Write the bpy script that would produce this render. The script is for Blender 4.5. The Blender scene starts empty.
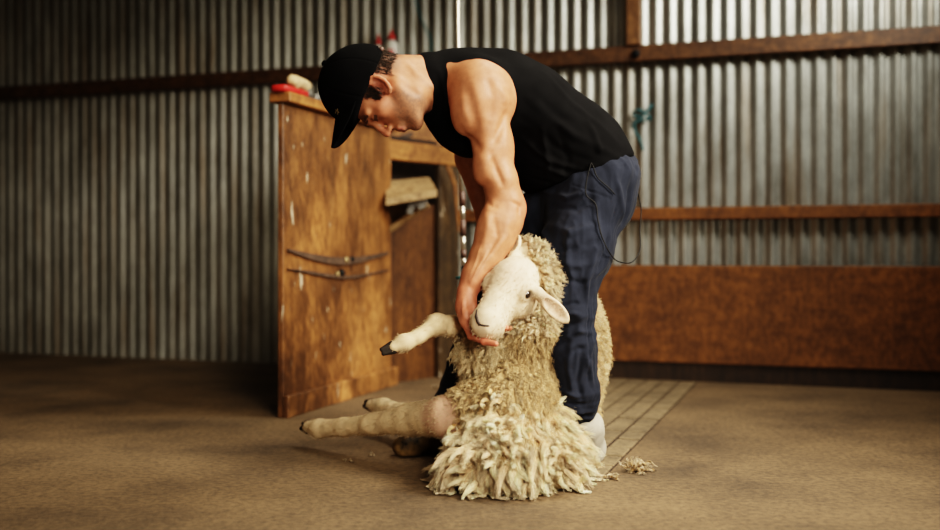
import bpy, math, random
import numpy as np
from mathutils import Vector, Matrix

random.seed(7)
RNG = np.random.default_rng(11)
COL = bpy.context.scene.collection
F_PX, CX, HZ, CAM_H = 1032.0, 470.0, 252.0, 0.626

def W(px, py, Y):
    return np.array([(px - CX) * Y / F_PX, Y, CAM_H + (HZ - py) * Y / F_PX])

def unit(v):
    v = np.asarray(v, float)
    return v / (np.linalg.norm(v, axis=-1, keepdims=True) + 1e-12)

# ------------------------------------------------------------------ objects
def tag(o, label=None, cat=None, group=None, kind=None):
    if label: o['label'] = label
    if cat: o['category'] = cat
    if group: o['group'] = group
    if kind: o['kind'] = kind
    return o

def empty(name, loc):
    o = bpy.data.objects.new(name, None)
    o.location = loc
    o.empty_display_size = 0.05
    COL.objects.link(o)
    return o

def mesh_obj(name, verts, faces, mat, parent=None, smooth=True, cols=None):
    me = bpy.data.meshes.new(name)
    verts = np.asarray(verts, dtype=np.float64)
    if parent is not None and parent.type == 'EMPTY':
        verts = verts - np.array(parent.location)
    if isinstance(faces, np.ndarray):
        n, k = faces.shape
        me.vertices.add(len(verts))
        me.vertices.foreach_set('co', verts.astype(np.float32).ravel())
        me.loops.add(n * k)
        me.loops.foreach_set('vertex_index', faces.astype(np.int32).ravel())
        me.polygons.add(n)
        me.polygons.foreach_set('loop_start', np.arange(0, n * k, k, dtype=np.int32))
        me.update(calc_edges=True)
    else:
        me.from_pydata([tuple(v) for v in verts], [], faces)
        me.update()
    me.polygons.foreach_set('use_smooth', np.full(len(me.polygons), smooth))
    if cols is not None:
        a = me.attributes.new('col', 'FLOAT_COLOR', 'POINT')
        c = np.ones((len(verts), 4), np.float32)
        c[:, :3] = cols
        a.data.foreach_set('color', c.ravel())
    me.validate()
    me.materials.append(mat)
    o = bpy.data.objects.new(name, me)
    COL.objects.link(o)
    if parent is not None:
        o.parent = parent
    return o

class MB:
    """collects boxes, tubes and lathes into one mesh"""
    def __init__(s): s.v, s.f = [], []
    def add(s, v, f):
        b = len(s.v)
        s.v += [tuple(map(float, p)) for p in v]
        s.f += [tuple(i + b for i in q) for q in f]
        return s
    def box(s, c, ax, ay, az, bev=0.0):
        """centre and three half-extent vectors, chamfered"""
        c, ax, ay, az = (np.asarray(k, float) for k in (c, ax, ay, az))
        L = [np.linalg.norm(k) for k in (ax, ay, az)]
        bev = min(bev, 0.45 * min(L))
        if bev <= 0:
            v = [c + i * ax + j * ay + k * az for i in (-1, 1) for j in (-1, 1) for k in (-1, 1)]
            return s.add(v, [(0, 1, 3, 2), (4, 6, 7, 5), (0, 4, 5, 1), (2, 3, 7, 6), (0, 2, 6, 4), (1, 5, 7, 3)])
        v, idx = [], {}
        A = (ax, ay, az)
        for i in (-1, 1):
            for j in (-1, 1):
                for k in (-1, 1):
                    for m in range(3):
                        sgn = (i, j, k)
                        p = c.copy()
                        for d in range(3):
                            t = 1.0 if d == m else 1.0 - bev / L[d]
                            p = p + sgn[d] * t * A[d]
                        idx[(i, j, k, m)] = len(v); v.append(p)
        f = []
        for m in range(3):
            d1, d2 = [(1, 2), (2, 0), (0, 1)][m]
            for sg in (-1, 1):
                q = []
                for (a, b) in ((-1, -1), (1, -1), (1, 1), (-1, 1)):
                    t = [0, 0, 0]; t[m] = sg; t[d1] = a; t[d2] = b
                    q.append(idx[(t[0], t[1], t[2], m)])
                f.append(tuple(q if sg > 0 else q[::-1]))
        for m in range(3):          # edges along axis m
            d1, d2 = [(1, 2), (2, 0), (0, 1)][m]
            for a in (-1, 1):
                for b in (-1, 1):
                    q = []
                    for sg in (-1, 1):
                        t = [0, 0, 0]; t[m] = sg; t[d1] = a; t[d2] = b
                        q.append((idx[(*t, d1)], idx[(*t, d2)]))
                    f.append((q[0][0], q[0][1], q[1][1], q[1][0]) if a * b > 0 else (q[1][0], q[1][1], q[0][1], q[0][0]))
        for i in (-1, 1):
            for j in (-1, 1):
                for k in (-1, 1):
                    t = (idx[(i, j, k, 0)], idx[(i, j, k, 1)], idx[(i, j, k, 2)])
                    f.append(t if i * j * k > 0 else t[::-1])
        return s.add(v, f)
    def bar(s, p0, p1, w, h, up=(0, 0, 1), bev=0.003):
        p0, p1 = np.asarray(p0, float), np.asarray(p1, float)
        d = unit(p1 - p0)
        side = unit(np.cross(d, up)); u2 = np.cross(side, d)
        return s.box((p0 + p1) / 2, (p1 - p0) / 2, side * w / 2, u2 * h / 2, bev)
    def tube(s, pts, rad, n=10, cap=True):
        pts = np.asarray(pts, float); m = len(pts)
        rad = np.full(m, rad) if np.isscalar(rad) else np.asarray(rad, float)
        T = unit(np.gradient(pts, axis=0))
        ref = np.array([0.13, 0.31, 0.94]); 
        if abs(T[0] @ unit(ref)) > 0.9: ref = np.array([1, 0.1, 0.0])
        v = []; u = unit(np.cross(T[0], ref))
        for i in range(m):
            u = unit(u - (u @ T[i]) * T[i]); w = np.cross(T[i], u)
            for k in range(n):
                a = 2 * math.pi * k / n
                v.append(pts[i] + rad[i] * (math.cos(a) * u + math.sin(a) * w))
        f = [(i * n + k, i * n + (k + 1) % n, (i + 1) * n + (k + 1) % n, (i + 1) * n + k) for i in range(m - 1) for k in range(n)]
        if cap:
            f.append(tuple(range(n))[::-1]); f.append(tuple(range((m - 1) * n, m * n)))
        return s.add(v, f)
    def lathe(s, base, prof, axis=(0, 0, 1), n=24):
        axis = unit(axis)
        base = np.asarray(base, float)
        pts = [base + axis * z for r, z in prof]
        ref = np.array([1, 0, 0.0]) if abs(axis[0]) < .9 else np.array([0, 1.0, 0])
        u = unit(np.cross(axis, ref)); w = np.cross(axis, u)
        v = [p + r * (math.cos(2 * math.pi * k / n) * u + math.sin(2 * math.pi * k / n) * w) for p, (r, z) in zip(pts, prof) for k in range(n)]
        m = len(prof)
        f = [(i * n + k, i * n + (k + 1) % n, (i + 1) * n + (k + 1) % n, (i + 1) * n + k) for i in range(m - 1) for k in range(n)]
        f.append(tuple(range(n))[::-1]); f.append(tuple(range((m - 1) * n, m * n)))
        return s.add(v, f)
    def build(s, name, mat, parent=None, smooth=False):
        return mesh_obj(name, s.v, s.f, mat, parent, smooth)

def spline(pts, n=40):
    pts = np.asarray(pts, float)
    P = np.vstack([2 * pts[0] - pts[1], pts, 2 * pts[-1] - pts[-2]])
    out = []
    segs = len(pts) - 1
    per = max(2, n // segs)
    for i in range(segs):
        p0, p1, p2, p3 = P[i:i + 4]
        for t in np.linspace(0, 1, per, endpoint=(i == segs - 1)):
            out.append(0.5 * ((2 * p1) + (-p0 + p2) * t + (2 * p0 - 5 * p1 + 4 * p2 - p3) * t * t + (-p0 + 3 * p1 - 3 * p2 + p3) * t ** 3))
    return np.array(out)

# ------------------------------------------------------------------ noise
def _hash(ix, iy, iz, seed):
    h = (ix.astype(np.int64) * 374761393 + iy.astype(np.int64) * 668265263 + iz.astype(np.int64) * 2147483647 + seed * 1274126177) & 0xFFFFFFFF
    h = ((h ^ (h >> 13)) * 1274126177) & 0xFFFFFFFF
    return ((h ^ (h >> 16)) & 0xFFFF) / 65535.0 * 2 - 1

def noise3(p, scale=1.0, seed=0):
    p = np.asarray(p) * scale
    i = np.floor(p).astype(np.int64); f = p - i
    f = f * f * (3 - 2 * f)
    r = 0
    for dx in (0, 1):
        for dy in (0, 1):
            for dz in (0, 1):
                w = (f[:, 0] if dx else 1 - f[:, 0]) * (f[:, 1] if dy else 1 - f[:, 1]) * (f[:, 2] if dz else 1 - f[:, 2])
                r = r + w * _hash(i[:, 0] + dx, i[:, 1] + dy, i[:, 2] + dz, seed)
    return r

def vnoise(p, scale, seed=0):
    return np.stack([noise3(p, scale, seed + k * 17) for k in range(3)], 1)

# ------------------------------------------------------------------ implicit bodies
class Field:
    def __init__(s, lo, hi, h):
        s.lo = np.asarray(lo, float); s.h = h
        s.n = np.ceil((np.asarray(hi) - s.lo) / h).astype(int) + 1
        s.F = np.ones(s.n, np.float32) * 0.2
    def _box(s, lo, hi, m):
        a = np.clip(np.floor((lo - m - s.lo) / s.h).astype(int), 0, s.n)
        b = np.clip(np.ceil((hi + m - s.lo) / s.h).astype(int) + 1, 0, s.n)
        if np.any(b - a < 1): return None, None
        ax = [(s.lo[d] + np.arange(a[d], b[d]) * s.h).astype(np.float32) for d in range(3)]
        return (slice(a[0], b[0]), slice(a[1], b[1]), slice(a[2], b[2])), (ax[0][:, None, None], ax[1][None, :, None], ax[2][None, None, :])
    def _op(s, sl, d, k, sub):
        A = s.F[sl]
        if sub:
            d = -d
            h = np.maximum(k - np.abs(A - d), 0) / k
            s.F[sl] = np.maximum(A, d) + h * h * k * 0.25
        else:
            h = np.maximum(k - np.abs(A - d), 0) / k
            s.F[sl] = np.minimum(A, d) - h * h * k * 0.25
    def cone(s, a, b, ra, rb=None, k=0.02, sub=False):
        rb = ra if rb is None else rb
        a, b = np.asarray(a, float), np.asarray(b, float)
        R = max(ra, rb)
        sl, X = s._box(np.minimum(a, b) - R, np.maximum(a, b) + R, k + 0.03)
        if sl is None: return s
        ab = b - a; L2 = max(ab @ ab, 1e-9)
        x, y, z = X[0] - np.float32(a[0]), X[1] - np.float32(a[1]), X[2] - np.float32(a[2])
        t = np.clip((x * ab[0] + y * ab[1] + z * ab[2]) / L2, 0, 1).astype(np.float32)
        d = np.sqrt((x - t * ab[0]) ** 2 + (y - t * ab[1]) ** 2 + (z - t * ab[2]) ** 2) - (ra + (rb - ra) * t)
        s._op(sl, d.astype(np.float32), k, sub)
        return s
    def chain(s, pts, rads, k=0.02, sub=False):
        for i in range(len(pts) - 1):
            s.cone(pts[i], pts[i + 1], rads[i], rads[i + 1], k, sub)
        return s
    def ell(s, c, r, R=None, k=0.02, sub=False):
        c = np.asarray(c, float); r = np.asarray([r] * 3 if np.isscalar(r) else r, float)
        R = np.eye(3) if R is None else np.asarray(R, float)
        ext = np.sqrt(((R * r[:, None]) ** 2).sum(0))
        sl, X = s._box(c - ext, c + ext, k + 0.03)
        if sl is None: return s
        x, y, z = X[0] - np.float32(c[0]), X[1] - np.float32(c[1]), X[2] - np.float32(c[2])
        k0 = 0; k1 = 0
        for i in range(3):
            q = R[i, 0] * x + R[i, 1] * y + R[i, 2] * z
            k0 = k0 + (q / r[i]) ** 2; k1 = k1 + (q / r[i] ** 2) ** 2
        k0 = np.sqrt(k0); k1 = np.sqrt(k1)
        d = k0 * (k0 - 1) / np.maximum(k1, 1e-6)
        s._op(sl, d.astype(np.float32), k, sub)
        return s
    def plane(s, p, n, k=0.01):
        """remove everything on the side the normal points to"""
        n = unit(n)
        ax = [(s.lo[d] + np.arange(s.n[d]) * s.h).astype(np.float32) for d in range(3)]
        d = (ax[0][:, None, None] - p[0]) * n[0] + (ax[1][None, :, None] - p[1]) * n[1] + (ax[2][None, None, :] - p[2]) * n[2]
        h = np.maximum(k - np.abs(s.F - d), 0) / k
        s.F = (np.maximum(s.F, d) + h * h * k * 0.25).astype(np.float32)
        return s
    def nets(s):
        F = s.F
        S = F < 0
        C = np.zeros(np.array(F.shape) - 1, np.uint8)
        for dx in (0, 1):
            for dy in (0, 1):
                for dz in (0, 1):
                    C += S[dx:S.shape[0] - 1 + dx, dy:S.shape[1] - 1 + dy, dz:S.shape[2] - 1 + dz]
        act = np.argwhere((C > 0) & (C < 8))
        idx = np.full(C.shape, -1, np.int32)
        idx[act[:, 0], act[:, 1], act[:, 2]] = np.arange(len(act))
        acc = np.zeros((len(act), 3)); cnt = np.zeros(len(act))
        cor = [(i, j, k) for i in (0, 1) for j in (0, 1) for k in (0, 1)]
        val = {c: F[act[:, 0] + c[0], act[:, 1] + c[1], act[:, 2] + c[2]] for c in cor}
        for c in cor:
            for d in range(3):
                if c[d] == 0:
                    e = list(c); e[d] = 1; e = tuple(e)
                    a, b = val[c], val[e]
                    m = (a < 0) != (b < 0)
                    t = np.where(m, a / np.where(m, a - b, 1), 0)
                    p = np.array(c, float)[None] + t[:, None] * (np.array(e) - np.array(c))[None]
                    acc[m] += p[m]; cnt[m] += 1
        V = s.lo + (act + acc / cnt[:, None]) * s.h
        Q = []
        for d in range(3):
            a1, a2 = [(1, 2), (2, 0), (0, 1)][d]
            sl0 = [slice(None)] * 3; sl1 = [slice(None)] * 3
            sl0[d] = slice(0, -1); sl1[d] = slice(1, None)
            A, B = S[tuple(sl0)], S[tuple(sl1)]
            E = np.argwhere(A != B)
            ok = (E[:, a1] > 0) & (E[:, a2] > 0) & (E[:, a1] < F.shape[a1] - 1) & (E[:, a2] < F.shape[a2] - 1)
            E = E[ok]
            inside = A[E[:, 0], E[:, 1], E[:, 2]]
            o1 = np.zeros(3, int); o1[a1] = 1; o2 = np.zeros(3, int); o2[a2] = 1
            g = lambda M: idx[M[:, 0], M[:, 1], M[:, 2]]
            q = np.stack([g(E - o1 - o2), g(E - o2), g(E), g(E - o1)], 1)
            q[~inside] = q[~inside][:, ::-1]
            Q.append(q)
        Q = np.vstack(Q)
        Q = Q[(Q >= 0).all(1)]
        return V, Q

def relax(V, Q, it=2, lam=0.5):
    for _ in range(it):
        acc = np.zeros_like(V); n = np.zeros(len(V))
        for a in range(4):
            for b in (1, 3):
                np.add.at(acc, Q[:, a], V[Q[:, (a + b) % 4]]); np.add.at(n, Q[:, a], 1)
        V = V + lam * (acc / np.maximum(n, 1)[:, None] - V)
    return V

def normals(V, Q):
    N = np.cross(V[Q[:, 2]] - V[Q[:, 0]], V[Q[:, 3]] - V[Q[:, 1]])
    out = np.zeros_like(V)
    for a in range(4): np.add.at(out, Q[:, a], N)
    return unit(out)

def seg_dist(V, a, b):
    a, b = np.asarray(a), np.asarray(b); ab = b - a
    t = np.clip(((V - a) @ ab) / max(ab @ ab, 1e-9), 0, 1)
    return np.linalg.norm(V - a - t[:, None] * ab, axis=1), t

def folds(V, N, items):
    """items: (polyline, width, height); ridges (+) or grooves (-) pressed into a cloth surface"""
    D = np.zeros(len(V))
    for pts, w, h in items:
        best = np.full(len(V), 9.0); tt = np.zeros(len(V))
        m = len(pts) - 1
        for i in range(m):
            d, t = seg_dist(V, pts[i], pts[i + 1])
            u = d < best
            best[u] = d[u]; tt[u] = (i + t[u]) / m
        D += h * np.exp(-(best / w) ** 2) * np.clip(np.sin(np.pi * np.clip(tt, .06, .94)) * 1.6, 0, 1)
    return V + N * D[:, None]

def project(pts, V, N, off=0.0, depth_side=-1):
    """nearest surface vertex as seen along Y for (px, py) pixel traces, front-most"""
    sx = CX + V[:, 0] * F_PX / V[:, 1]; sy = HZ - (V[:, 2] - CAM_H) * F_PX / V[:, 1]
    out = []
    for px, py in pts:
        d = np.hypot(sx - px, sy - py)
        c = np.where(d < max(2.5, d.min() + 1.5))[0]
        i = c[np.argmin(V[c, 1])]
        out.append(V[i] + N[i] * off)
    return np.array(out)

# ------------------------------------------------------------------ fibres
def strands(P, D, L, R, col_root, col_tip, curl=0.0, turns=1.0, droop=0.0, seg=6, sides=3, taper=0.75, flatdir=None):
    """tapered fibres; every argument may be an array of n entries"""
    n = len(P)
    D = unit(D)
    arr = lambda x: np.full(n, x, float) if np.isscalar(x) else np.asarray(x, float)
    L, R, curl, turns, droop = map(arr, (L, R, curl, turns, droop))
    ref = np.where(np.abs(D[:, 2:3]) < 0.8, np.array([[0, 0, 1.0]]), np.array([[1.0, 0, 0]]))
    U = unit(np.cross(D, ref)); Vv = np.cross(D, U)
    ph = RNG.uniform(0, 2 * np.pi, n)
    ts = np.linspace(0, 1, seg)
    verts = np.zeros((n, seg, sides, 3)); cols = np.zeros((n, seg, sides, 3))
    for i, t in enumerate(ts):
        ang = ph + 2 * np.pi * turns * t
        c = P + D * (L * t)[:, None] + np.array([0, 0, -1.0]) * (droop * L * t * t)[:, None]
        env = t ** 0.7
        c = c + U * (curl * env * np.cos(ang))[:, None] + Vv * (curl * env * np.sin(ang))[:, None]
        r = R * max(1 - t, 0.0) ** taper + 0.00025
        for k in range(sides):
            a = 2 * np.pi * k / sides
            verts[:, i, k] = c + U * (r * math.cos(a))[:, None] + Vv * (r * math.sin(a))[:, None]
        cols[:, i, :] = (col_root * (1 - t) + col_tip * t)[:, None]
    base = np.arange(n)[:, None, None] * seg * sides
    i = np.arange(seg - 1)[None, :, None]; k = np.arange(sides)[None, None, :]
    k2 = (k + 1) % sides
    q = np.stack([base + i * sides + k, base + i * sides + k2, base + (i + 1) * sides + k2, base + (i + 1) * sides + k], -1).reshape(-1, 4)
    return verts.reshape(-1, 3), q, cols.reshape(-1, 3)

def clumps(P, D, L, n_per, spread, R, c_root, c_tip, conv=0.8, curl=0.004, turns=1.2, droop=0.2, seg=7, jit=0.25, cvar=0.12):
    """n guide locks, each n_per fibres that draw together at the tip"""
    n = len(P)
    D = unit(D)
    arr = lambda x: np.full(n, x, float) if np.isscalar(x) else np.asarray(x, float)
    L, spread, R, curl, droop = map(arr, (L, spread, R, curl, droop))
    ref = np.where(np.abs(D[:, 2:3]) < 0.8, np.array([[0, 0, 1.0]]), np.array([[1.0, 0, 0]]))
    U = unit(np.cross(D, ref)); Vv = np.cross(D, U)
    g = np.repeat(np.arange(n), n_per); m = len(g)
    a = RNG.uniform(0, 2 * np.pi, m); rr = np.sqrt(RNG.uniform(0, 1, m)) * spread[g]
    off = U[g] * (rr * np.cos(a))[:, None] + Vv[g] * (rr * np.sin(a))[:, None]
    Lf = L[g] * RNG.uniform(1 - jit, 1 + jit * .6, m)
    tip = P[g] + D[g] * Lf[:, None] + off * (1 - conv)
    root = P[g] + off
    Df = tip - root
    Lf = np.linalg.norm(Df, axis=1)
    # shared lock waviness with a little private wander
    ts = np.linspace(0, 1, seg); sides = 3
    phg = RNG.uniform(0, 2 * np.pi, n); tg = turns * RNG.uniform(.7, 1.3, n)
    php = RNG.uniform(0, 2 * np.pi, m); wd = np.where(RNG.uniform(0, 1, m) < .06, .9, .22)
    bright_g = 1 + RNG.normal(0, cvar, n); bright = bright_g[g] * (1 + RNG.normal(0, .13, m))
    verts = np.zeros((m, seg, sides, 3)); cols = np.zeros((m, seg, sides, 3))
    Rf = R[g] * RNG.uniform(.7, 1.25, m)
    Uf, Vf = U[g], Vv[g]
    for i, t in enumerate(ts):
        ang = phg[g] + 2 * np.pi * tg[g] * t; ap = php + 2 * np.pi * 1.7 * t
        c = root + Df * t + np.array([0, 0, -1.0]) * (droop[g] * Lf * t * t)[:, None]
        e = (t ** 0.8) * curl[g]
        c = c + Uf * (e * np.cos(ang) + wd * e * np.cos(ap))[:, None] + Vf * (e * np.sin(ang) + wd * e * np.sin(ap))[:, None]
        r = Rf * (max(1 - t, 0) ** 0.8) + 0.0002
        for k in range(sides):
            q = 2 * np.pi * k / sides
            verts[:, i, k] = c + Uf * (r * math.cos(q))[:, None] + Vf * (r * math.sin(q))[:, None]
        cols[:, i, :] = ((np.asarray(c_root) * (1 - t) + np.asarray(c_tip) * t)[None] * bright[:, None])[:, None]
    base = np.arange(m)[:, None, None] * seg * sides
    i = np.arange(seg - 1)[None, :, None]; k = np.arange(sides)[None, None, :]; k2 = (k + 1) % sides
    q = np.stack([base + i * sides + k, base + i * sides + k2, base + (i + 1) * sides + k2, base + (i + 1) * sides + k], -1).reshape(-1, 4)
    return verts.reshape(-1, 3), q, np.clip(cols.reshape(-1, 3), 0, 1)

def sample(V, Q, N, n, mask=None):
    c = V[Q].mean(1); a = np.linalg.norm(np.cross(V[Q[:, 2]] - V[Q[:, 0]], V[Q[:, 3]] - V[Q[:, 1]]), axis=1)
    w = a * (mask(c, unit(N[Q].mean(1))) if mask else 1.0)
    w = w / w.sum()
    i = RNG.choice(len(Q), n, p=w)
    u = RNG.uniform(0, 1, (n, 1)); v = RNG.uniform(0, 1, (n, 1))
    A, B, Cc, Dd = (V[Q[i, k]] for k in range(4))
    return A * (1 - u) * (1 - v) + B * u * (1 - v) + Cc * u * v + Dd * (1 - u) * v, unit(N[Q[i]].mean(1))

def joinm(parts):
    v, q, c, b = [], [], [], 0
    for V_, Q_, C_ in parts:
        v.append(V_); q.append(Q_ + b); c.append(np.broadcast_to(C_, (len(V_), 3))); b += len(V_)
    return np.vstack(v), np.vstack(q), np.vstack(c)

# ------------------------------------------------------------------ materials
def nt(name):
    m = bpy.data.materials.new(name); m.use_nodes = True
    t = m.node_tree
    b = t.nodes['Principled BSDF']
    return m, t, b, t.nodes, t.links

def nd(t, typ, **kw):
    n = t.nodes.new(typ)
    for k, v in kw.items():
        if k.startswith('i_'):
            key = k[2:]
            key = int(key) if key.isdigit() else key.replace('_', ' ')
            n.inputs[key].default_value = v
        else: setattr(n, k, v)
    return n

def ramp(t, stops):
    r = t.nodes.new('ShaderNodeValToRGB')
    e = r.color_ramp.elements
    while len(e) < len(stops): e.new(0.5)
    for x, (p, c) in zip(e, stops):
        x.position = p; x.color = (*c, 1) if len(c) == 3 else c
    return r

def tex(t, scale=(1, 1, 1), rot=(0, 0, 0), coord='Object'):
    c = t.nodes.new('ShaderNodeTexCoord'); m = t.nodes.new('ShaderNodeMapping')
    m.inputs['Scale'].default_value = scale; m.inputs['Rotation'].default_value = rot
    t.links.new(c.outputs[coord], m.inputs['Vector'])
    return m.outputs['Vector']

def bump(t, b, h, s=0.3, d=0.01):
    n = t.nodes.new('ShaderNodeBump'); n.inputs['Strength'].default_value = s; n.inputs['Distance'].default_value = d
    t.links.new(h, n.inputs['Height']); t.links.new(n.outputs['Normal'], b.inputs['Normal'])

def mix(t, fac, a, b, mode='MIX'):
    n = t.nodes.new('ShaderNodeMix'); n.data_type = 'RGBA'; n.blend_type = mode
    for s, v in ((0, fac), (6, a), (7, b)):
        if hasattr(v, 'links'): t.links.new(v, n.inputs[s])
        else: n.inputs[s].default_value = v if s == 0 else ((*v, 1) if len(v) == 3 else v)
    return n.outputs[2]

def mat_plain(name, col, rough=0.6, metal=0.0, var=0.15, scale=40, spec=0.5, bmp=0.0):
    m, t, b, N_, L_ = nt(name)
    n = nd(t, 'ShaderNodeTexNoise', i_Scale=scale, i_Detail=4.0)
    L_.new(tex(t), n.inputs['Vector'])
    lo = tuple(c * (1 - var) for c in col); hi = tuple(min(1, c * (1 + var)) for c in col)
    r = ramp(t, [(0.3, lo), (0.7, hi)])
    L_.new(n.outputs['Fac'], r.inputs['Fac']); L_.new(r.outputs['Color'], b.inputs['Base Color'])
    b.inputs['Roughness'].default_value = rough; b.inputs['Metallic'].default_value = metal
    b.inputs['Specular IOR Level'].default_value = spec
    if bmp: bump(t, b, n.outputs['Fac'], bmp, 0.003)
    return m

def mat_attr(name, rough=0.6, noise_scale=60, noise_amt=0.2, bmp=0.2, bscale=250, sss=0.0, spec=0.4, transl=0.0):
    m, t, b, N_, L_ = nt(name)
    a = nd(t, 'ShaderNodeAttribute', attribute_name='col')
    n = nd(t, 'ShaderNodeTexNoise', i_Scale=noise_scale, i_Detail=5.0)
    v = tex(t); L_.new(v, n.inputs['Vector'])
    r = ramp(t, [(0.25, (1 - noise_amt,) * 3), (0.75, (1 + noise_amt * .5,) * 3)])
    L_.new(n.outputs['Fac'], r.inputs['Fac'])
    c = mix(t, 1.0, a.outputs['Color'], r.outputs['Color'], 'MULTIPLY')
    L_.new(c, b.inputs['Base Color'])
    b.inputs['Roughness'].default_value = rough; b.inputs['Specular IOR Level'].default_value = spec
    if bmp:
        n2 = nd(t, 'ShaderNodeTexNoise', i_Scale=bscale, i_Detail=3.0); L_.new(v, n2.inputs['Vector'])
        bump(t, b, n2.outputs['Fac'], bmp, 0.002)
    if sss:
        b.inputs['Subsurface Weight'].default_value = sss
        b.inputs['Subsurface Radius'].default_value = (0.012, 0.005, 0.003)
        b.inputs['Subsurface Scale'].default_value = 0.5
    return m

def mat_wool(name):
    m, t, b, N_, L_ = nt(name)
    a = nd(t, 'ShaderNodeAttribute', attribute_name='col')
    n = nd(t, 'ShaderNodeTexNoise', i_Scale=20.0, i_Detail=4.0); L_.new(tex(t), n.inputs['Vector'])
    r = ramp(t, [(0.3, (.84, .82, .78)), (0.7, (1.06, 1.05, 1.03))]); L_.new(n.outputs['Fac'], r.inputs['Fac'])
    c = mix(t, 1.0, a.outputs['Color'], r.outputs['Color'], 'MULTIPLY')
    d = nd(t, 'ShaderNodeBsdfDiffuse'); tr = nd(t, 'ShaderNodeBsdfTranslucent'); g = nd(t, 'ShaderNodeBsdfGlossy', i_Roughness=.45)
    for x in (d, tr): L_.new(c, x.inputs['Color'])
    m1 = nd(t, 'ShaderNodeMixShader'); m1.inputs[0].default_value = .35
    L_.new(d.outputs[0], m1.inputs[1]); L_.new(tr.outputs[0], m1.inputs[2])
    m2 = nd(t, 'ShaderNodeMixShader'); m2.inputs[0].default_value = .05
    L_.new(m1.outputs[0], m2.inputs[1]); L_.new(g.outputs[0], m2.inputs[2])
    t.nodes.remove(b)
    L_.new(m2.outputs[0], t.nodes['Material Output'].inputs['Surface'])
    return m

def mat_wood(name, base, dark, light, vertical=True, rough=0.6, stain=0.5, grain=(30, 30, 2.5), chips=0.0, rot=0.0, bmp=0.3):
    m, t, b, N_, L_ = nt(name)
    v = tex(t, grain, (0, 0, rot))
    n = nd(t, 'ShaderNodeTexNoise', i_Scale=1.5, i_Detail=8.0, i_Roughness=0.65); L_.new(v, n.inputs['Vector'])
    r = ramp(t, [(0.3, dark), (0.52, base), (0.75, light)]); L_.new(n.outputs['Fac'], r.inputs['Fac'])
    v2 = tex(t, (3, 3, 1.6), (0, 0, rot))
    n2 = nd(t, 'ShaderNodeTexNoise', i_Scale=1.7, i_Detail=7.0, i_Roughness=0.6); L_.new(v2, n2.inputs['Vector'])
    r2 = ramp(t, [(0.36, (0, 0, 0)), (0.62, (1, 1, 1))]); L_.new(n2.outputs['Fac'], r2.inputs['Fac'])
    inv = nd(t, 'ShaderNodeMath', operation='MULTIPLY_ADD'); inv.inputs[1].default_value = -stain; inv.inputs[2].default_value = stain
    L_.new(r2.outputs['Color'], inv.inputs[0])
    c = mix(t, inv.outputs[0], r.outputs['Color'], tuple(x * 0.35 for x in dark))
    # light rust mottling
    n4 = nd(t, 'ShaderNodeTexNoise', i_Scale=14.0, i_Detail=9.0, i_Roughness=0.75); L_.new(v2, n4.inputs['Vector'])
    r4 = ramp(t, [(0.42, (0.62, 0.55, 0.5)), (0.62, (1.25, 1.2, 1.12))]); L_.new(n4.outputs['Fac'], r4.inputs['Fac'])
    c = mix(t, 1.0, c, r4.outputs['Color'], 'MULTIPLY')
    if chips:
        v3 = tex(t, (20, 20, 6.5), (0, 0, rot))
        n3 = nd(t, 'ShaderNodeTexNoise', i_Scale=1.3, i_Detail=2.5); L_.new(v3, n3.inputs['Vector'])
        r3 = ramp(t, [(0.685, (0, 0, 0)), (0.72, (chips,) * 3)]); L_.new(n3.outputs['Fac'], r3.inputs['Fac'])
        c = mix(t, r3.outputs['Color'], c, (0.48, 0.40, 0.30))
    L_.new(c, b.inputs['Base Color'])
    b.inputs['Roughness'].default_value = rough
    bump(t, b, n.outputs['Fac'], bmp, 0.004)
    return m

def mat_metal_sheet(name):
    m, t, b, N_, L_ = nt(name)
    v = tex(t, (1, 1, 0.35))
    n = nd(t, 'ShaderNodeTexNoise', i_Scale=7.0, i_Detail=8.0, i_Roughness=0.7); L_.new(v, n.inputs['Vector'])
    r = ramp(t, [(0.25, (0.13, 0.12, 0.10)), (0.5, (0.28, 0.285, 0.265)), (0.75, (0.46, 0.465, 0.43))]); L_.new(n.outputs['Fac'], r.inputs['Fac'])
    v2 = tex(t, (6, 6, 0.5))
    n2 = nd(t, 'ShaderNodeTexNoise', i_Scale=3.0, i_Detail=5.0); L_.new(v2, n2.inputs['Vector'])
    r2 = ramp(t, [(0.5, (0, 0, 0)), (0.75, (0.6,) * 3)]); L_.new(n2.outputs['Fac'], r2.inputs['Fac'])
    c = mix(t, r2.outputs['Color'], r.outputs['Color'], (0.20, 0.135, 0.075))
    L_.new(c, b.inputs['Base Color'])
    b.inputs['Metallic'].default_value = 0.55; b.inputs['Roughness'].default_value = 0.42
    bump(t, b, n.outputs['Fac'], 0.15, 0.003)
    return m

def mat_concrete(name, base=(0.125, 0.080, 0.040)):
    m, t, b, N_, L_ = nt(name)
    v = tex(t)
    n = nd(t, 'ShaderNodeTexNoise', i_Scale=2.2, i_Detail=10.0, i_Roughness=0.62); L_.new(v, n.inputs['Vector'])
    r = ramp(t, [(0.28, tuple(x * .42 for x in base)), (0.5, base), (0.75, tuple(x * 1.5 for x in base))]); L_.new(n.outputs['Fac'], r.inputs['Fac'])
    n2 = nd(t, 'ShaderNodeTexNoise', i_Scale=55.0, i_Detail=6.0, i_Roughness=0.7); L_.new(v, n2.inputs['Vector'])
    r2 = ramp(t, [(0.33, (0.5,) * 3), (0.6, (1.15,) * 3)]); L_.new(n2.outputs['Fac'], r2.inputs['Fac'])
    c = mix(t, 1.0, r.outputs['Color'], r2.outputs['Color'], 'MULTIPLY')
    L_.new(c, b.inputs['Base Color']); b.inputs['Roughness'].default_value = 0.78
    bump(t, b, n2.outputs['Fac'], 0.5, 0.006)
    return m

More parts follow.
